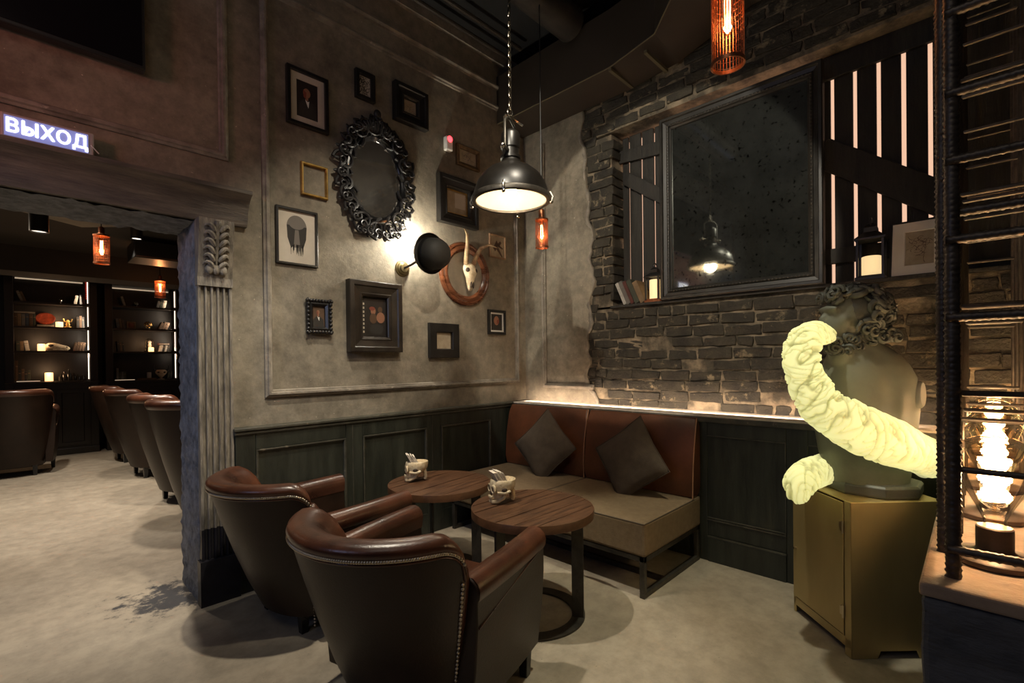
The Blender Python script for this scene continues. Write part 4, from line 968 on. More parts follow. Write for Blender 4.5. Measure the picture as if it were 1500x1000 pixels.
while z < 4.30 - rz_:
    pts = []
    for i in range(12):
        q = 2 * PI * i / 12; a, b = .008 * math.cos(q), .019 * math.sin(q); pts.append((a, 0, z + b) if k % 2 else (0, a, z + b))
    mb.tube(pts, .0032, seg=5, closed=True); z += .030; k += 1
o = mb.build('chain', plain('dark_chain', (.16, .14, .11), .3, 1), t, smooth=60); o['kind'] = 'stuff'
mb = MB(); mb.ell((0, 0, .055), (.036, .036, .045), 16, 10); mb.build('bulb', glow('pendant_bulb', (1.0, .80, .52), 11), t, smooth=180)
mb = MB(); mb.lathe([(.001, 4.31 - rz_), (.05, 4.31 - rz_), (.05, 4.27 - rz_), (.01, 4.25 - rz_), (.001, 4.25 - rz_)], 20); mb.build('ceiling_rose', M['black'], t, smooth=35)

# mesh cage lamps
def cage_lamp(label, loc, r, h, top, fil='filament2', st=1):
    t = thing('mesh_cage_lamp', label, 'hanging lamp', loc, group='copper mesh cage lamps')
    mb = MB(); n = 30
    for i in range(n):
        a = 2 * PI * i / n; mb.box(r - .0008, r + .0008, -.0011, .0011, 0, h, M=Matrix.Rotation(a, 4, 'Z'))
    for k in range(int(h / .022)):
        mb.tube([((r) * math.cos(2 * PI * i / 24), r * math.sin(2 * PI * i / 24), .012 + k * .022) for i in range(24)], .0008, seg=4, closed=True)
    mb.build('mesh_shade', M['copper'], t)
    for z in (0, h):
        mb = MB(); mb.loft([[(rr * math.cos(2 * PI * j / 32), rr * math.sin(2 * PI * j / 32), z + zz) for j in range(32)] for rr, zz in ((r - .002, -.006), (r + .004, -.006), (r + .004, .006), (r - .002, .006), (r - .002, -.006))], True, False, False); mb.build('ring', M['copper'], t, smooth=35)
    mb = MB(); mb.lathe([(r * .98, h), (r * .6, h + .012), (.022, h + .02), (.022, h + .07), (.012, h + .08), (.001, h + .08)], 24); mb.build('cap', M['copper'], t, smooth=35)
    mb = MB(); mb.tube([(0, 0, h + .075), (0, 0, top - loc[2])], .004, seg=6); mb.build('cord', M['black'], t)
    mb = MB(); mb.lathe([(.001, h * .30), (r * .25, h * .31), (r * .40, h * .40), (r * .42, h * .75), (r * .3, h * .88), (r * .25, h)], 18, cap=False); mb.build('bulb', M['bulb_glass'], t, smooth=60)
    mb = MB()
    for k in range(6):
        a = 2 * PI * k / 6; mb.tube([(r * .16 * math.cos(a), r * .16 * math.sin(a), h * .36), (r * .19 * math.cos(a + .3), r * .19 * math.sin(a + .3), h * .6), (r * .14 * math.cos(a), r * .14 * math.sin(a), h * .82)], .0016, seg=4)
    mb.build('filament', M[fil], t)
    return t
cage_lamp('large copper mesh cage lamp hanging in front of the duct at top', (1.74, .62, 2.43), .052, .34, 4.31)
cage_lamp('small copper mesh cage lamp hanging just right of the dome pendant', (2.69, 2.29, 2.235), .045, .20, 4.31)
cage_lamp('copper mesh cage lamp hanging by the beam in next room', (.52, 5.5, 2.30), .055, .24, 2.91)
cage_lamp('copper mesh cage lamp before the right bookcase', (1.36, 8.0, 2.33), .06, .22, 2.91)

# ------------------------------------------------------------------ brass pedestal with bust and glowing sleeve
c = Vector((2.985, .420, 0)); hd = .222
t = thing('brass_pedestal', 'angular satin brass cabinet pedestal under the bust', 'pedestal', (c.x, c.y, 0), R(-45))
th = .006; q = hd
mb = MB()
# right-hand face (local -y side faces camera right), left face local -x has the door
ZT = .728
def panel(mb, a, b, z0, z1, notch=True):
    """vertical sheet from a to b (2d) with a foot notch"""
    a, b = Vector((a[0], a[1], 0)), Vector((b[0], b[1], 0)); d = b - a; n = Vector((d.y, -d.x, 0)).normalized() * th
    pr = [(0, z0), (.28, z0), (.31, z0 + .035), (.69, z0 + .035), (.72, z0), (1, z0), (1, z1), (0, z1)]
    mb.loft([[tuple(a + d * u + Vector((0, 0, z)) + o) for u, z in pr] for o in (Vector((0, 0, 0)), -n)])
panel(mb, (-q, -q), (q, -q), 0, ZT)          # faces -y local
panel(mb, (q, -q), (q, q), 0, ZT); panel(mb, (q, q), (-q, q), 0, ZT)
# door side: frame strips
mb.box(-q, -q + th, -q, -q + .045, 0, ZT); mb.box(-q, -q + th, q - .02, q, 0, ZT); mb.box(-q, -q + th, -q, q, .04, .085)
mb.box(-q + .004, q - .004, -q + .004, q - .004, ZT - .008, ZT)
mb.build('body', M['brass'], t, bevel=.003)
mb = MB(); mb.box(-q - .004, -q + .002, -q + .048, q - .005, .09, ZT - .012); dr = mb.build('door', M['brass'], t, bevel=.002)
for zz in (.20, .60):
    mb = MB(); mb.tube([(-q - .006, -q + .046, zz - .03), (-q - .006, -q + .046, zz + .03)], .006, seg=10); mb.box(-q - .006, -q - .002, -q + .048, -q + .07, zz - .02, zz + .02); mb.build('hinge', M['brass_dk'], dr, smooth=40)
mb = MB(); mb.tube([(-q - .004, q - .03, .36), (-q - .018, q - .03, .36)], .006, seg=8); mb.build('latch', M['brass_dk'], dr, smooth=40)
# bust: local x = image right, local y = away from the eye
bz = ZT + .001
BC = Vector((3.015, .385, bz)); BR = Matrix.Rotation(-YAW, 4, 'Z')
t = thing('classical_bust', 'large grey plaster bust of a bearded curly haired head on brass pedestal', 'bust', BC, -YAW)
mb = MB(); mb.lathe([(.001, 0), (.205, 0), (.212, .012), (.212, .048), (.200, .060), (.001, .060)], 8, Matrix.Rotation(PI / 8, 4, 'Z')); mb.build('socle', mat('bust_base', (.085, .085, .078), (.05, .05, .046), scale=5, rough=.45), t, bevel=.003)
def k(px, py, dep=2.43): return ((px - 1281) * dep / F, 1.4 - (py - (529 - .01145 * (px - 750))) * dep / F - bz)   # picture measure -> bust local (x, z)
mb = MB()
prof = [(705, 1224, 1322, .150), (690, 1219, 1324, .155), (660, 1212, 1328, .16), (630, 1207, 1334, .165), (600, 1207, 1337, .17), (575, 1210, 1337, .17), (553, 1214, 1333, .165), (535, 1219, 1324, .15), (520, 1224, 1312, .125), (510, 1226, 1300, .10), (500, 1226, 1284, .085), (490, 1226, 1275, .08), (478, 1226, 1272, .078)]
rings = []
for (py, xl, xr, dd) in prof:
    a, z = k(xl, py); b, _ = k(xr, py); cx = (a + b) / 2; hw = (b - a) / 2
    ring = []
    for j in range(36):
        an = 2 * PI * j / 36; ca, sa = math.cos(an), math.sin(an)
        e = .82
        x = cx + hw * abs(ca) ** e * (1 if ca > 0 else -1); y = dd * abs(sa) ** e * (1 if sa > 0 else -1)
        if sa < 0 and 515 < py < 640: y += .012 * math.exp(-((x - cx + .01) / .03) ** 2)       # spine furrow on the back
        ring.append((x, y, z))
    rings.append(ring)
mb.loft(rings[::-1])
# head: faces -x
hx, hz = k(1245, 468); hy = -.01
mb.ell((hx + .02, hy, hz + .02), (.125, .105, .125), 24, 16)
mb.ell((hx - .045, hy, hz - .035), (.085, .08, .095), 20, 14)
mb.loft([[(x, hy + y * .5, z) for x, y, z in ring] for ring in [[(hx - .08 - a, w * math.cos(2 * PI * j / 10), hz + zz + .012 * math.sin(2 * PI * j / 10)) for j in range(10)] for a, w, zz in ((0, .03, .05), (.052, .028, .012), (.066, .034, -.012), (.02, .04, -.02))]])
mb.ell((hx - .098, hy, hz + .052), (.026, .07, .018), 14, 8)     # brow
mb.ell((hx - .096, hy, hz - .055), (.028, .036, .012), 12, 8); mb.ell((hx - .090, hy, hz - .078), (.028, .032, .012), 12, 8)   # lips
for s in (-1, 1):
    mb.ell((hx - .088, hy + s * .040, hz + .022), (.018, .022, .014), 10, 8)
    mb.ell((hx - .055, hy + s * .072, hz - .01), (.03, .02, .03), 10, 8)
    mb.ell((hx + .035, hy + s * .108, hz + .0), (.022, .012, .036), 10, 8)
mb.ell((k(1232, 520)[0], -.03, k(1232, 520)[1]), (.06, .07, .08), 16, 10)
body = mb.build('figure', M['bust'], t, smooth=180)
rm = body.modifiers.new('remesh', 'REMESH'); rm.mode = 'VOXEL'; rm.voxel_size = .009; rm.use_smooth_shade = True
sm = body.modifiers.new('smooth', 'SMOOTH'); sm.factor = .5; sm.iterations = 3
# the cut arm: an oval face
ax_, az_ = k(1320, 575)
mb = MB(); Mx = Matrix.Translation((ax_, -.135, az_)) @ Euler((R(84), R(18), R(28))).to_matrix().to_4x4()
mb.lathe([(.001, .012), (.040, .012), (.046, .004), (.050, -.03)], 28, Mx, sx=.75, sy=1.45); mb.build('arm_stump', mat('bust_cut', (.20, .195, .17), (.16, .155, .135), rough=.6), t, smooth=40)
# curls
rnd = random.Random(12); mb = MB()
def curl(mb, c, r, rad, ax, turns=1.4):
    q = ax.to_track_quat('Z', 'Y'); pts = []; n = 16; a0 = rnd.uniform(0, 6.28); sg = rnd.choice((-1, 1))
    for i in range(n):
        f = i / (n - 1); rr = r * (1 - .72 * f); a = a0 + sg * turns * 2 * PI * f
        pts.append(c + q @ Vector((rr * math.cos(a), rr * math.sin(a), .025 * f)))
    mb.tube(pts, [rad * (.55 + .45 * math.sin(PI * min(1, f * 1.1 + .15))) for f in [i / (n - 1) for i in range(n)]], seg=6)
hc_ = Vector((hx + .045, hy, hz + .032))
mb.ell(hc_ + Vector((.01, 0, .0)), (.135, .125, .125), 20, 14)
cnt = 0
while cnt < 95:
    d = Vector((rnd.gauss(0, 1), rnd.gauss(0, 1), rnd.gauss(0, 1))).normalized()
    if d.x < -.30 and d.z < .62: continue
    if d.z < -.75: continue
    p = hc_ + Vector((d.x * .142, d.y * .125, d.z * .125))
    curl(mb, p, rnd.uniform(.030, .048), rnd.uniform(.011, .017), (d + Vector((rnd.uniform(-.4, .4), rnd.uniform(-.4, .4), rnd.uniform(-.4, .4)))).normalized()); cnt += 1
for i in range(14):      # forelock and hanging curls
    p = Vector((hx - .09 + .02 * rnd.random(), hy + rnd.uniform(-.06, .06), hz + .10 + rnd.uniform(-.015, .04))); curl(mb, p, .03, .012, Vector((-1, rnd.uniform(-.6, .2), .3)).normalized())
for i in range(16):
    p = Vector((hx + .07 + rnd.uniform(-.07, .12), hy - .09 + rnd.uniform(-.03, .03), hz - .085 + rnd.uniform(-.02, .03))); curl(mb, p, .032, .012, Vector((.1, -1, 0)).normalized())
mb.build('hair', M['bust_hair'], t, smooth=60)
mb = MB()
for i in range(34):
    p = Vector((hx - .075 + rnd.uniform(-.04, .075), hy + rnd.uniform(-.085, .06), hz - .115 + rnd.uniform(-.04, .025))); curl(mb, p, .026, .010, Vector((-.4, rnd.uniform(-1, .3), -.1)).normalized())
mb.ell((hx - .06, hy, hz - .115), (.055, .065, .045), 14, 10)
mb.build('beard', M['bust_hair'], t, smooth=60)
# glowing crumpled sleeve
path = [(1213, 492, 2.36, .040), (1193, 488, 2.28, .060), (1177, 500, 2.22, .074), (1174, 525, 2.18, .076), (1181, 556, 2.15, .082), (1200, 588, 2.11, .092), (1230, 612, 2.07, .100), (1268, 632, 2.05, .104), (1306, 648, 2.07, .100), (1336, 660, 2.13, .092), (1357, 669, 2.22, .082), (1365, 676, 2.36, .072), (1357, 680, 2.52, .070), (1330, 682, 2.66, .068), (1290, 682, 2.72, .066), (1245, 682, 2.68, .066), (1215, 684, 2.56, .075), (1190, 692, 2.44, .078), (1174, 704, 2.36, .074), (1168, 720, 2.34, .062), (1172, 736, 2.36, .045)]
pts = []; rr = []
for px, py, dep, r in path:
    p = Vector((0, 0, H)) + ray(px, py) * (dep / _f2.dot(ray(px, py))); pts.append(p); rr.append(r)
pts[-1].z = max(pts[-1].z, ZT + .02)
def catmull(P, Rr, n):
    out = []; orr = []
    for i in range(len(P) - 1):
        p0, p1, p2, p3 = P[max(0, i - 1)], P[i], P[i + 1], P[min(len(P) - 1, i + 2)]
        for q in range(n):
            f = q / n; out.append(.5 * ((2 * p1) + (p2 - p0) * f + (2 * p0 - 5 * p1 + 4 * p2 - p3) * f * f + (3 * p1 - p0 - 3 * p2 + p3) * f ** 3)); orr.append(Rr[i] + (Rr[i + 1] - Rr[i]) * f)
    return out + [P[-1]], orr + [Rr[-1]]
P2, R2 = catmull(pts, rr, 34)
base = pts[-1].copy(); base.z = ZT
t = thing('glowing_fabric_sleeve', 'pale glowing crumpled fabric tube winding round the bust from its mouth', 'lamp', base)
shade_vals = []
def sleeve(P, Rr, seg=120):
    up = None; rings = []; Ls = 0; shade_vals.clear()
    for i, p in enumerate(P):
        tt = (P[min(i + 1, len(P) - 1)] - P[max(0, i - 1)]).normalized()
        if up is None: up = tt.orthogonal().normalized()
        u = (up - tt * up.dot(tt)).normalized(); w = tt.cross(u); up = u
        if i: Ls += (p - P[i - 1]).length
        ring = []
        for j in range(seg):
            an = 2 * PI * j / seg; ca, sa = math.cos(an), math.sin(an)
            # puffs parted by thin slanting gathers
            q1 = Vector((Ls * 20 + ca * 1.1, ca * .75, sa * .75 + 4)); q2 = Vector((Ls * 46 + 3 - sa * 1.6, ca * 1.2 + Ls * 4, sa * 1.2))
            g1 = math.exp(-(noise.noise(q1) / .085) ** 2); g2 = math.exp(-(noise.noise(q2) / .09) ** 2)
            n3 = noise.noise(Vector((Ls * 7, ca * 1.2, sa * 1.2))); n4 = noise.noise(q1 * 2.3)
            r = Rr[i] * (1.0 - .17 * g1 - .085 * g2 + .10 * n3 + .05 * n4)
            shade_vals.append(min(1, .85 * g1 + .55 * g2))  # painted shade along the creases, one value per vertex
            ring.append(p + (u * ca + w * sa) * r)
        rings.append(ring)
    return rings
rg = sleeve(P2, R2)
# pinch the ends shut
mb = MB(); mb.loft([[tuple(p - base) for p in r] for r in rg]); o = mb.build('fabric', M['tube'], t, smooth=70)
at_ = o.data.attributes.new('crease_shade', 'FLOAT', 'POINT'); at_.data.foreach_set('value', shade_vals)
mb = MB(); mb.tube([p - base for p in P2[8:-8:4]], [max(.010, r * .22) for r in R2[8:-8:4]], seg=8); mb.build('light_rope', M['tube_led'], t, smooth=60)

# ------------------------------------------------------------------ half wall with rebar cage and big filament bulbs
HZ = .90; HX = 1.392; HY = .090
mb = MB(); mb.box(HX, 3.62, -.75, HY, 0, HZ - .03)
hw = mb.build('wall_right', M['half']); struct(hw, 'rough blue grey half wall carrying the rebar cage')
q = hw.modifiers.new('bev', 'BEVEL'); q.width = .012; q.segments = 2
q = hw.modifiers.new('s', 'SUBSURF'); q.subdivision_type = 'SIMPLE'; q.levels = q.render_levels = 6
q = hw.modifiers.new('d', 'DISPLACE'); q.texture = tx2; q.strength = .010; q.texture_coords = 'GLOBAL'
mb = MB(); mb.box(HX - .004, 3.60, -.76, HY + .004, HZ - .03, HZ)
tp = mb.build('stone_top', M['half_top'], hw, bevel=.006)
t = thing('rebar_cage', 'tall cage of ribbed steel bars standing on the half wall', 'cage', (1.469, .039, HZ))
O = Vector((1.469, .039, HZ)); LY, RY = 0.0, -.176; TOPZ = 3.62 - HZ
def post(x, y, z1, r=.0125, det=True, name='upright_bar'):
    mb = MB(); n = int(z1 / (.0045 if det else .02)); mb.tube([(x, y, z1 * i / n) for i in range(n + 1)], r, seg=10 if det else 7, helix=(.24, .013) if det else None); return mb.build(name, M['rebar'], t, smooth=60)
post(0, LY, TOPZ, .0135); post(.177, LY + .022, TOPZ, .0135); post(0, RY, TOPZ, .0135)
xs = [.38, .62, .90, 1.18, 1.46, 1.76, 2.05]
for x in xs: post(x, LY, TOPZ, .011, False); post(x, RY, TOPZ, .011, False)
def bar(a, b, r=.0095, det=True, name='cross_bar'):
    a, b = Vector(a), Vector(b); L_ = (b - a).length; n = max(2, int(L_ / (.0045 if det else .03)))
    mb = MB(); mb.tube([a + (b - a) * i / n for i in range(n + 1)], r, seg=9 if det else 6, helix=(.24, .012) if det else None); return mb.build(name, M['rebar'], t, smooth=60)
zs = []
for py in (20, 138, 236, 310, 352, 465, 576, 688, 803):
    p = on_x(1400, py, O.x - .0); zs.append(p.z - HZ)
for i, z in enumerate(zs): bar((-.012 if i not in (3, 6, 7) else .012, LY + .01, z), (-.012 if i not in (3, 6, 7) else .012, RY - .02, z), .0095 if i not in (6, 7) else .007, i not in (6, 7))
for x in xs:
    for z in [.02 + .32 * j for j in range(1, 11)]: bar((x, LY, z + .03 * math.sin(9 * x + z)), (x, RY, z + .03 * math.sin(9 * x + z)), .0065, False)
for z in (zs[8], zs[7] - .02, zs[6] + .02, zs[5], zs[4] - .01, zs[3] + .03, zs[2], zs[1], zs[0], 1.85, 2.15, 2.45):
    for y in (LY + .010, RY - .010): bar((0, y, z), (2.10, y, z), .006, False, 'long_bar')
# big bulbs
def edison(label):
    t = thing('filament_bulb_lamp', label, 'lamp', (0, 0, 0), group='large filament bulbs in the rebar cage')
    mb = MB(); mb.lathe([(.001, 0), (.082, 0), (.085, .004), (.085, .014), (.080, .018), (.045, .024), (.036, .030), (.034, .034), (.034, .085), (.031, .088), (.001, .088)], 36); mb.build('holder', mat('lamp_holder_brown', (.10, .07, .05), (.06, .04, .03), scale=14, rough=.45, metal=.3), t, smooth=30)
    mb = MB(); mb.lathe([(.020, .086), (.022, .105), (.034, .135), (.054, .175), (.070, .215), (.0765, .240), (.074, .265), (.060, .288), (.038, .301), (.014, .307), (.001, .308)], 36, cap=False); mb.build('bulb', M['bulb_glass'], t, smooth=60)
    mb = MB()
    for q in range(3):
        n = 70; mb.tube([((.024 + .006 * math.sin(i * .22)) * math.cos(q * 2.09 + i * .52), (.024 + .006 * math.sin(i * .22)) * math.sin(q * 2.09 + i * .52), .150 + .105 * i / n) for i in range(n)], .0018, seg=4)
    mb.build('filament', M['filament'], t)
    mb = MB(); mb.tube([(0, 0, .09), (0, 0, .27)], .004, seg=6); mb.build('stem', M['bulb_glass'], t)
    return t
E1 = edison('largest glowing filament bulb, nearest the open front of the cage')
names = [None, 'second glowing filament bulb behind the nearest one in the cage', 'third glowing filament bulb along the cage row', 'fourth glowing filament bulb along the cage row', 'last glowing filament bulb, at the brick end of the cage']
for i, x in enumerate((1.640, 2.09, 2.54, 2.98, 3.40)):
    e = E1 if i == 0 else copy_tree(E1); e.location = (x, -.030 - .008 * i, HZ)
    if i: e['label'] = names[i]

# ------------------------------------------------------------------ next room: bookcases and what stands on them
YS = YBK + .10
def bz_(px, py): return on_y(px, py, YS)
def bookcase(label, pxl, pxr, ytop, shelves, ybot):
    xl, xr = on_y(pxl, 480, YBK).x, on_y(pxr, 480, YBK).x; w = xr - xl; cx = (xl + xr) / 2; pm = (pxl + pxr) / 2
    zt = on_y(pm, ytop, YBK).z; zs_ = [bz_(pm, s_).z for s_ in shelves]; zb = bz_(pm, ybot).z
    t = thing('bookcase', label, 'bookcase', (cx, YBK, 0)); a = w / 2
    mb = MB(); mb.box(-a, a, .38, .40, zb, zt); mb.build('back_panel', M['dark_wood'], t)
    for s in (-1, 1):
        mb = MB(); mb.box(s * a - .10 if s < 0 else a, -a if s < 0 else a + .10, -.02, .40, 0, zt + .22); mb.build('side_panel', M['dark_wood'], t, bevel=.004)
    mb = MB(); mb.box(-a, a, -.02, .40, zt, zt + .22); mb.box(-a - .12, a + .12, -.05, .0, zt + .16, zt + .24); mb.build('cornice', M['dark_wood'], t, bevel=.004)
    for z in zs_:
        mb = MB(); mb.box(-a, a, -.005, .38, z - .03, z); mb.build('shelf', M['dark_wood'], t, bevel=.002)
    mb = MB(); mb.box(-a, a, -.02, .40, .06, zb); mb.box(-a - .11, a + .11, -.06, .02, zb - .04, zb - .01); mb.box(-a - .1, a + .1, -.05, .0, 0, .1); bs = mb.build('base_cabinet', M['dark_wood'], t, bevel=.004)
    for s in (-1, 1):
        mb = MB(); fr = MB(); fr.rectframe(a - .06, zb - .28, [(0, 0), (0, .02), (.05, .02), (.06, .005), (.06, 0)]); mb.add([(x + s * a / 2, y - .02, z + zb / 2) for x, y, z in fr.v], fr.f); mb.build('door', M['dark_wood'], t)
    mb = MB(); zz = [zb] + zs_[::-1] + [zt]
    for i in range(len(zz) - 1): mb.box(a - .022, a - .010, .008, .022, zz[i] + .02, zz[i + 1] - .04)
    mb.build('light_strip', M['stage_white'], t)
    mb = MB(); mb.box(-a + .02, a - .05, .33, .345, zt - .03, zt - .01); mb.box(-a + .02, -a + w * .32, .0, .012, zb + .003, zb + .014); mb.build('top_light', glow('strip_dim', (1, .76, .52), .35), t)
    return [zt] + zs_ + [zb]
Z1 = bookcase('left dark bookcase in the next room with plate and animal skull', 20, 131, 405, (444, 479, 514), 558)
Z2 = bookcase('right dark bookcase in the next room beside the door jamb', 165, 258, 420, (450, 482, 515), 556)
ZS = {1: Z1, 2: Z2}
def bx(px): return bz_(px, 480).x
mpx = on_y(101, 480, YS).x - on_y(100, 480, YS).x       # metres per picture pixel there
def books(u, sh, px0, specs, label, group):
    z = ZS[u][sh]; x = bx(px0)
    for (w, h, col, lean) in specs:
        mb = MB(); Mx = Matrix.Rotation(R(lean), 4, 'Y')
        mb.box(0, w * mpx * .94, 0, .16, 0, h * mpx, M=Mx); mb.mi = 1
        mb.box(.004, w * mpx * .94 - .004, -.002, .162, h * mpx * .7, h * mpx * .76, M=Mx)
        zmin = min(v[2] for v in mb.v); dx = -min(v[0] for v in mb.v) if lean < 0 else 0
        o = mb.build('book', [bc[col], bc['tan']], None, bevel=.002, loc=(x + dx, YS - .03, z - zmin + .001)); tag(o, label, 'book', group)
        x += w * mpx / math.cos(R(lean)) * 1.03
def flatbook(u, px0, px1, zoff, sh, th, col, label):
    mb = MB(); L_ = (px1 - px0) * mpx; mb.box(0, L_, 0, .16, 0, th * mpx); mb.mi = 1; mb.box(.004, L_ - .004, -.001, .15, .004, th * mpx - .004)
    tag(mb.build('book', [bc[col], bc['cream']], None, loc=(bx(px0), YS - .04, ZS[u][sh] + zoff * mpx + .001)), label, 'book')
books(1, 1, 24, [(4, 20, 'cream', -18), (4, 19, 'tan', -18)], 'pale book leaning at the left end of the left bookcase top shelf', 'pale books on the left bookcase top shelf')
books(1, 1, 108, [(5, 18, 'cream', 10)], 'single pale book leaning at the right of the left bookcase top shelf', 'leaning book')
books(1, 2, 20, [(5, 24, 'brown', 0), (5, 24, 'tan', 0), (5, 23, 'grey', 0), (5, 24, 'blue', 0), (5, 24, 'brown', 0), (4, 24, 'green', 0)], 'upright book in the row left of the red plate', 'book row left of the red plate')
flatbook(1, 21, 49, 24.6, 2, 3, 'cream', 'pale book lying flat on the book row left of the plate')
flatbook(1, 54, 78, 0, 2, 4, 'tan', 'tan book lying flat below the red plate')
books(1, 3, 23, [(5, 18, 'green', 0), (5, 18, 'tan', 0)], 'dull book at the left end of the shelf with the long animal skull', 'dull books by the long skull')
books(1, 3, 34, [(6, 19, 'white', -8)], 'white spined book leaning left of the skull candle', 'white book')
books(1, 3, 106, [(4, 17, 'brown', 12), (4, 18, 'brown', 12), (4, 18, 'brown', 12), (4, 17, 'brown', 12)], 'brown book leaning right of the long animal skull', 'brown books right of the long skull')
books(1, 4, 21, [(4, 40, 'brown', 0), (4, 22, 'black', 0), (4, 24, 'brown', 0), (4, 20, 'black', 0), (4, 22, 'green', 0)], 'dark book at the left of the left bookcase bottom shelf', 'dark books on the left bookcase bottom shelf')
books(1, 1, 117, [(4, 20, 'black', 0), (4, 19, 'oxblood', 0)], 'dark upright book at the right end of the left bookcase top shelf', 'dark books at the top right')
books(1, 2, 112, [(4, 22, 'black', 0), (4, 24, 'brown', 0), (4, 22, 'black', 0)], 'dark upright book right of the brass figurine', 'dark books right of the figurine')
books(2, 1, 177, [(4, 20, 'cream', -14)], 'single pale book leaning at the left of the right bookcase top shelf', 'pale leaning book')
books(2, 1, 229, [(5, 15, 'grey', 12), (5, 15, 'green', 12), (6, 17, 'cream', 12)], 'book leaning right under the hanging cage lamp', 'books under the cage lamp')
books(2, 2, 169, [(5, 20, 'grey', -6), (4, 20, 'tan', -6), (4, 18, 'brown', -6)], 'dull book at the left of the boxed relief', 'dull books left of the relief')
books(2, 2, 232, [(5, 16, 'brown', 20), (5, 17, 'brown', 20), (5, 16, 'brown', 20)], 'brown book leaning right of the brass wire orb', 'brown books right of the orb')
books(2, 3, 170, [(4, 22, 'black', -5), (4, 20, 'brown', -5), (4, 20, 'black', -5)], 'dark book at the left of the shelf with the glass dome', 'dark books left of the dome')
books(2, 3, 233, [(4, 14, 'white', 12), (4, 14, 'black', 12), (4, 14, 'white', 12), (3, 14, 'black', 12)], 'thin book leaning right of the glass dome', 'thin books right of the dome')
flatbook(2, 232, 251, 15.5, 3, 3, 'oxblood', 'reddish book lying flat on the thin leaning books')
books(2, 4, 169, [(4, 26, 'grey', 0), (4, 18, 'green', 0), (4, 18, 'grey', 0), (4, 18, 'green', 0)], 'grey green upright book at the left of the bull skull shelf', 'books left on the bull skull shelf')
books(2, 4, 243, [(4, 16, 'green', 8), (4, 17, 'black', 8)], 'dark book right of the bull skull', 'dark books right of the bull skull')
def candle(u, sh, px, wpx, hpx, lit, label, zo=0):
    r = wpx * mpx / 2; h = hpx * mpx; t = thing('candle', label, 'candle', (bx(px), YS - .02, ZS[u][sh] + .001 + zo))
    mb = MB(); mb.lathe([(.001, 0), (r, 0), (r, h), (r * .85, h + .003), (r * .3, h - .008), (.001, h - .008)], 20); mb.build('wax', M['candle_far'] if lit else M['candle_w'], t, smooth=35)
    mb = MB(); mb.tube([(0, 0, h - .01), (.002, 0, h + .014)], .002, seg=5); mb.build('wick', M['ink'], t)
M['candle_far'] = glow('candle_far_lit', (1.0, .50, .20), 2.0, (.8, .6, .38))
candle(1, 2, 87, 11, 10, True, 'short lit candle beside the red plate')
candle(1, 3, 60, 11, 13, True, 'lit candle touching the long animal skull')
candle(1, 4, 70.5, 12, 16, True, 'largest lit candle, on the left bookcase bottom shelf')
candle(2, 3, 220.5, 10, 9, True, 'lit candle in front of the glass dome')
candle(2, 4, 217, 8, 12, False, 'unlit white candle left of the bull skull', .03)
# plate
t = thing('decorative_plate', 'red round patterned plate propped on the left bookcase shelf', 'plate', (bx(67), YS + .17, Z1[2] + .056))
Mx = Matrix.Translation((0, .0, 13 * mpx * .8)) @ Matrix.Rotation(R(78), 4, 'X')
mb = MB(); mb.lathe([(.001, 0), (.06, 0), (.12, .012), (13 * mpx, .022), (13 * mpx, .028), (.12, .018), (.06, .006), (.001, .006)], 32, Mx, sy=.8); mb.build('dish', mat('red_lacquer', (.32, .05, .02), (.14, .03, .015), scale=16, rough=.25), t, smooth=40)
mb = MB(); mb.tube([(-.05, -.03, -.045), (0, .06, -.03), (.05, -.03, -.045)], .006, seg=6); mb.build('stand', M['iron'], t)
# long animal skull
t = thing('animal_skull', 'long pale animal skull lying on the left bookcase shelf', 'skull', (bx(66), YS - .02, Z1[3] + .001))
L_ = 35 * mpx
mb = MB(); mb.loft([[(L_ * f, ry * .8 * math.cos(2 * PI * j / 14), zc + rz * math.sin(2 * PI * j / 14)) for j in range(14)] for f, ry, rz, zc in ((0, .05, .045, .055), (.12, .075, .06, .065), (.3, .085, .062, .07), (.5, .07, .055, .062), (.75, .055, .042, .052), (.92, .04, .03, .045), (1, .015, .012, .04))]); sk = mb.build('skull', M['bone'], t, smooth=180)
mb = MB(); mb.ell((L_ * .22, -.055, .085), (.035, .02, .022), 10, 7); mb.build('eye_socket', M['bone_dark'], sk, smooth=180)
mb = MB(); mb.ell((L_ * .85, -.026, .06), (.02, .012, .012), 8, 6); mb.build('nostril', M['bone_dark'], sk, smooth=180)
mb = MB()
for i in range(16): mb.ell((L_ * (.3 + .04 * i), -.05 + .0015 * i, .022), (.008, .006, .016), 6, 4)
mb.build('teeth', M['bone'], sk, smooth=180)
# bull skull
t = thing('bull_skull', 'small pale bull skull with dark horns on the right bookcase bottom shelf', 'skull', (bx(234.5), YS - .02, Z2[4] + .001))
mb = MB(); mb.loft([[(rx * math.cos(2 * PI * j / 12), ry * math.sin(2 * PI * j / 12), z) for j in range(12)] for z, rx, ry in ((.03, .02, .02), (.06, .045, .04), (.11, .085, .05), (.15, .09, .05), (.17, .06, .04))]); mb.lathe([(.001, 0), (.05, 0), (.05, .01), (.015, .015), (.015, .04)], 16); sk = mb.build('skull', M['bone'], t, smooth=60)
for s in (-1, 1):
    mb = MB(); mb.tube([(s * .07, 0, .15), (s * .105, -.01, .17), (s * .115, -.02, .22), (s * .10, -.02, .265)], [.018, .016, .011, .003], seg=8); mb.build('horn', M['black'], t, smooth=60)
mb = MB()
for s in (-1, 1):
    mb = MB(); mb.ell((s * .045, -.045, .125), (.018, .012, .014), 8, 6); mb.build('eye_socket', M['bone_dark'], sk, smooth=180)
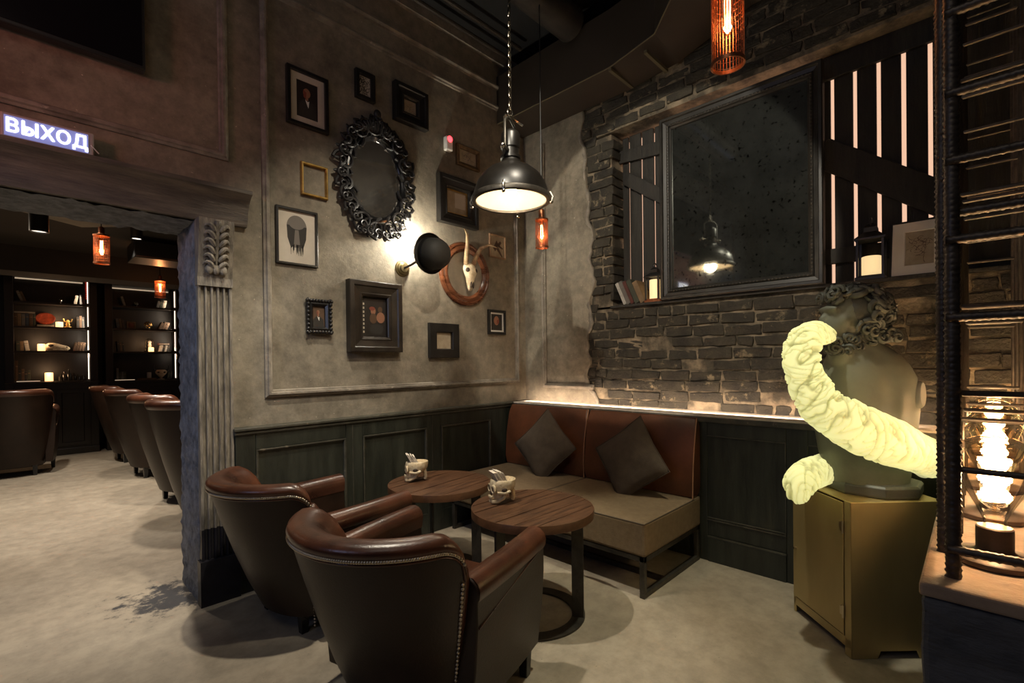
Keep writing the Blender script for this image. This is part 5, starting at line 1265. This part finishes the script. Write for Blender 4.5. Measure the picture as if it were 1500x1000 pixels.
# orbs, figurine, box, dome, tray, bottles
def orb(u, sh, px, r, m, label, cat, name, wire=False):
    t = thing(name, label, cat, (bx(px), YS, ZS[u][sh] + .001)); r *= mpx
    mb = MB(); mb.lathe([(.001, 0), (r * .5, 0), (r * .5, .012), (.008, .02), (.008, .03)], 16); mb.build('foot', M['iron'], t, smooth=30)
    mb = MB()
    if wire:
        for q in range(7):
            A = Euler((q * .9, q * .55, q * .3)).to_matrix(); mb.tube([Vector((0, 0, r + .02)) + A @ Vector((r * math.cos(x), r * math.sin(x), 0)) for x in [2 * PI * i / 20 for i in range(20)]], r * .10, seg=6, closed=True)
        for q in range(9): mb.ell((r * .7 * math.cos(q * 2.4), -r * .6 * abs(math.sin(q)), r + .02 + r * .6 * math.sin(q * 1.7)), r * .18, 8, 6)
    else: mb.ell((0, 0, r + .02), r, 20, 12)
    mb.build('ball', m, t, smooth=180)
orb(1, 1, 89, 3.2, M['chrome'], 'small shiny ball on the left bookcase top shelf', 'ornament', 'ornamental_ball')
orb(2, 1, 200, 4, M['chrome'], 'shiny ball ornament on the right bookcase top shelf', 'ornament', 'ornamental_ball')
orb(2, 2, 217, 7, plain('polished_brass', (.65, .42, .18), .2, 1), 'brass wire orb on the right bookcase', 'ornament', 'wire_orb', True)
t = thing('brass_figurine', 'small brass figurine right of the short lit candle', 'figurine', (bx(99.5), YS, Z1[2] + .001))
mb = MB(); mb.lathe([(.001, 0), (.045, 0), (.045, .012), (.02, .02), (.03, .05), (.018, .08), (.024, .10), (.016, .12), (.001, .13)], 16)
for s in (-1, 1): mb.tube([(0, 0, .08), (s * .04, -.01, .10), (s * .05, 0, .14)], .009, seg=6)
mb.build('figure', M['gold'], t, smooth=60)
t = thing('boxed_relief', 'reddish relief in a small square box frame on the right bookcase', 'ornament', (bx(192), YS, Z2[2] + .001 + 7.5 * mpx))
mb = MB(); mb.rectframe(15 * mpx, 15 * mpx, [(0, -.05), (0, .02), (.02, .02), (.03, .0), (.03, -.02)]); mb.build('frame', M['bronze'], t)
mb = MB(); mb.box(-5.5 * mpx, 5.5 * mpx, -.005, .01, -5.5 * mpx, 5.5 * mpx); mb.ell((0, -.006, 0), (.05, .015, .06), 12, 8); mb.build('relief', mat('terracotta', (.25, .08, .04), (.14, .05, .03), rough=.7), t, smooth=40)
t = thing('glass_dome', 'small glass dome over a white figure behind a lit candle', 'ornament', (bx(220.5), YS + .10, Z2[3] + .001))
mb = MB(); mb.lathe([(.001, 0), (.075, 0), (.08, .01), (.08, .02), (.001, .02)], 24); mb.build('base', M['dark_wood'], t, smooth=30)
mb = MB(); mb.lathe([(.068, .02), (.068, .16), (.055, .21), (.03, .235), (.001, .24)], 24, cap=False); mb.build('dome', M['pane'], t, smooth=60)
mb = MB(); mb.lathe([(.001, .021), (.03, .021), (.02, .06), (.03, .12), (.02, .15), (.032, .18), (.001, .205)], 16); mb.build('figure', M['white'], t, smooth=60)
t = thing('wooden_tray', 'small wooden tray under the unlit white candle', 'tray', (bx(217), YS - .02, Z2[4] + .001)); mb = MB(); mb.box(-.15, .10, -.06, .06, 0, .010); mb.box(-.15, .10, -.06, -.052, .010, .028); mb.box(-.15, .10, .052, .06, .010, .028); mb.build('tray', M['bronze'], t)
for px, h in ((88, 14), (93, 18), (100, 22), (107, 15), (113, 12), (120, 13)):
    mb = MB(); r = .028; hh = h * mpx; mb.lathe([(.001, 0), (r, 0), (r, hh * .6), (r * .4, hh * .75), (r * .4, hh), (.001, hh)], 14)
    tag(mb.build('dark_bottle', plain('bottle_glass_%d' % px, (.02, .018, .014), .12), None, smooth=40, loc=(bx(px), YS - .01, Z1[4] + .001)), 'small dark bottle on the left bookcase bottom shelf right of the largest candle', 'bottle', 'dark bottles on the bottom shelf')
mb = MB()
for i in range(9): mb.ell((0, 0, -.03 - i * .034), (.017, .017, .018), 10, 7)
mb.tube([(0, 0, 0), (0, 0, -.32)], .003, seg=5)
tag(mb.build('red_bead_string', plain('red_beads', (.5, .03, .02), .2), None, smooth=180, loc=(bx(126), YBK + .04, Z1[0] - .002)), 'string of red beads hanging at the right of the left bookcase', 'beads')
# ceiling fittings over there
def downlight(label, px, py, Y, st):
    p = on_y(px, py, Y); t = thing('ceiling_downlight', label, 'ceiling light', (p.x, p.y, p.z))
    mb = MB(); mb.loft([[(r * math.cos(2 * PI * j / 24), r * math.sin(2 * PI * j / 24), z) for j in range(24)] for r, z in ((.045, -.09), (.055, -.09), (.055, .09), (.03, .09))], True, False, True); mb.tube([(0, 0, .09), (0, 0, 2.92 - p.z)], .012, seg=8); mb.build('housing', M['black'], t, smooth=35)
    mb = MB(); mb.lathe([(.001, -.082), (.046, -.082), (.046, -.078), (.001, -.078)], 20); mb.build('lens', glow('downlight_lens', (1, .9, .78), st), t)
    return p
d1 = downlight('black cylinder downlight below the bare ceiling plaster patch', 57, 322, 5.0, 1.0)
d2 = downlight('small downlight right of the next room cage lamp', 200, 338, 6.6, 2.0)
mb = MB(); a, b = on_y(196, 350, 7.0), on_y(275, 385, 7.0)
t = thing('ceiling_unit_box', 'dark rectangular box hung under the next room ceiling near the jamb', 'ceiling unit', ((a.x + b.x) / 2, 7.0, b.z))  # plain dark hanging unit, its use not identified
mb.box(-(b.x - a.x) / 2, (b.x - a.x) / 2, 0, .5, .0, a.z - b.z); mb.build('housing', M['black'], t, bevel=.01)
mb = MB(); mb.box(-(b.x - a.x) / 2 + .02, (b.x - a.x) / 2 - .02, -.004, .0, .01, .022); mb.build('trim_strip', plain('brown_strip', (.14, .07, .04), .4), t)
for xx in (-.2, .2): mb = MB(); mb.tube([(xx, .25, a.z - b.z), (xx, .25, 2.92 - b.z)], .01, seg=6); mb.build('hanger', M['iron'], t)
# tall tub chairs in the next room
TC = make_armchair(1.36, False); TC.name = 'tall_tub_chair'; TC['category'] = 'chair'; TC['group'] = 'tall tub chairs in the next room'
spots = [(1.21, 4.93, R(12), 'nearest tall leather tub chair in the doorway row, half hidden by the jamb'), (1.22, 5.95, R(8), 'second tall leather tub chair in the doorway row'), (1.20, 7.65, R(6), 'third tall leather tub chair in the doorway row'), (1.18, 9.05, R(4), 'last tall leather tub chair of the row, nearest the bookcases'), (-.05, 8.9, R(84), 'tall leather tub chair with its back turned at far left')]
for i, (x, y, a, lb) in enumerate(spots):
    o = TC if i == 0 else copy_tree(TC)
    o.location = (x, y, 0); o.rotation_euler.z = a; o['label'] = lb

# ------------------------------------------------------------------ light
w = bpy.data.worlds.new('world'); sc.world = w; w.use_nodes = True
w.node_tree.nodes['Background'].inputs[0].default_value = (.6, .55, .5, 1); w.node_tree.nodes['Background'].inputs[1].default_value = .02
def light(name, kind, loc, e, col, **kw):
    l = bpy.data.lights.new(name, kind); l.energy = e; l.color = col
    tgt = kw.pop('target', None)
    for k_, v in kw.items(): setattr(l, k_, v)
    o = bpy.data.objects.new(name, l); COL.objects.link(o); o.location = loc
    if tgt: o.rotation_euler = (Vector(tgt) - Vector(loc)).to_track_quat('-Z', 'Y').to_euler()
    return o
WARM = (1.0, .82, .60)
light('pendant_light', 'POINT', (PL.x, PL.y, rz_ - .002), 10, WARM, shadow_soft_size=.05)
light('sconce_light', 'POINT', (2.175, 3.18, 2.355), 27, (1, .92, .76), shadow_soft_size=.03)
light('ceiling_spot', 'SPOT', (.95, 2.10, 3.9), 250, (1, .90, .73), target=(1.0, 2.3, 0), spot_size=R(58), spot_blend=.35, shadow_soft_size=.04)
light('wall_washer', 'SPOT', (1.5, .9, 4.15), 210, (1, .89, .71), target=(1.9, 3.27, 1.2), spot_size=R(52), spot_blend=.7, shadow_soft_size=.05)
light('plaster_spot', 'SPOT', (-.2, .8, 4.0), 330, (1, .90, .73), target=(3.6, 1.9, 2.25), spot_size=R(34), spot_blend=.06, shadow_soft_size=.03)
light('floor_spot', 'SPOT', (2.2, .9, 4.1), 210, (.98, .94, .72), target=(2.3, .95, 0), spot_size=R(38), spot_blend=.5, shadow_soft_size=.05)
light('front_fill', 'AREA', (-.8, .2, 3.9), 8, (1, .90, .78), target=(1.6, 2.4, .6), size=1.6)
light('cool_left', 'AREA', (-2.6, 1.6, 2.4), 9, (.50, .60, 1.0), target=(.7, 3.3, 1.2), size=.8)
light('cool_jamb_spot', 'SPOT', (-2.0, 2.2, 2.5), 62, (.66, .74, 1.0), target=(.72, 3.5, 1.35), spot_size=R(40), spot_blend=.8, shadow_soft_size=.15)
light('red_neon', 'SPOT', (-1.6, 1.9, 2.7), 45, (1, .25, .12), target=(-.1, 3.27, 2.85), spot_size=R(48), spot_blend=.9, shadow_soft_size=.2)
for i, x in enumerate((1.640, 2.09, 2.54, 2.98, 3.40)):
    light('bulb_light', 'POINT', (x, -.030 - .008 * i, HZ + .20), 4.6, (1, .74, .48), shadow_soft_size=.02)
light('ledge_strip', 'AREA', (XB + .10, 1.70, LZ + .035), 10, (1, .76, .56), target=(XB + .16, 1.70, LZ), shape='RECTANGLE', size=2.9, size_y=.02)
for px, z_ in ((87, Z1[2]), (60, Z1[3]), (70, Z1[4]), (220, Z2[3])):
    light('candle_glow', 'POINT', (bx(px), YS - .10, z_ + .16), 2.2, (1, .60, .32), shadow_soft_size=.04)
light('big_cage_light', 'POINT', (1.74, .62, 2.58), 2.0, (1, .45, .18), shadow_soft_size=.02)
light('small_cage_light', 'POINT', (2.69, 2.29, 2.33), 2.0, (1, .45, .18), shadow_soft_size=.02)
light('far_cage_light', 'POINT', (.52, 5.5, 2.42), 4, (1, .42, .16), shadow_soft_size=.03)
light('far_cage_light', 'POINT', (1.36, 8.0, 2.5), 4, (1, .42, .16), shadow_soft_size=.03)
for xr_ in (on_y(131, 480, YBK).x, on_y(258, 480, YBK).x):
    light('shelf_strip_light', 'AREA', (xr_ - .03, YBK + .02, 1.85), 5, (1, .80, .60), target=(xr_ - .5, YBK + .18, 1.8), shape='RECTANGLE', size=.02, size_y=1.4)
for (x, y, e) in ((.9, 5.0, 150), (.2, 5.6, 150), (.1, 7.9, 150), (.75, 7.0, 110)):
    light('far_spot', 'SPOT', (x, y, 2.88), e, (1, .88, .74), target=(x + .05, y + .05, 0), spot_size=R(92), spot_blend=.4, shadow_soft_size=.05)
light('bare_plaster_up', 'POINT', (-.4, 5.6, 2.5), 2.5, (1, .8, .6), shadow_soft_size=.1)
vs = sc.view_settings; vs.view_transform = 'Standard'; vs.look = 'None'; vs.exposure = 0.22; vs.gamma = 1.0; vs.use_curve_mapping = False
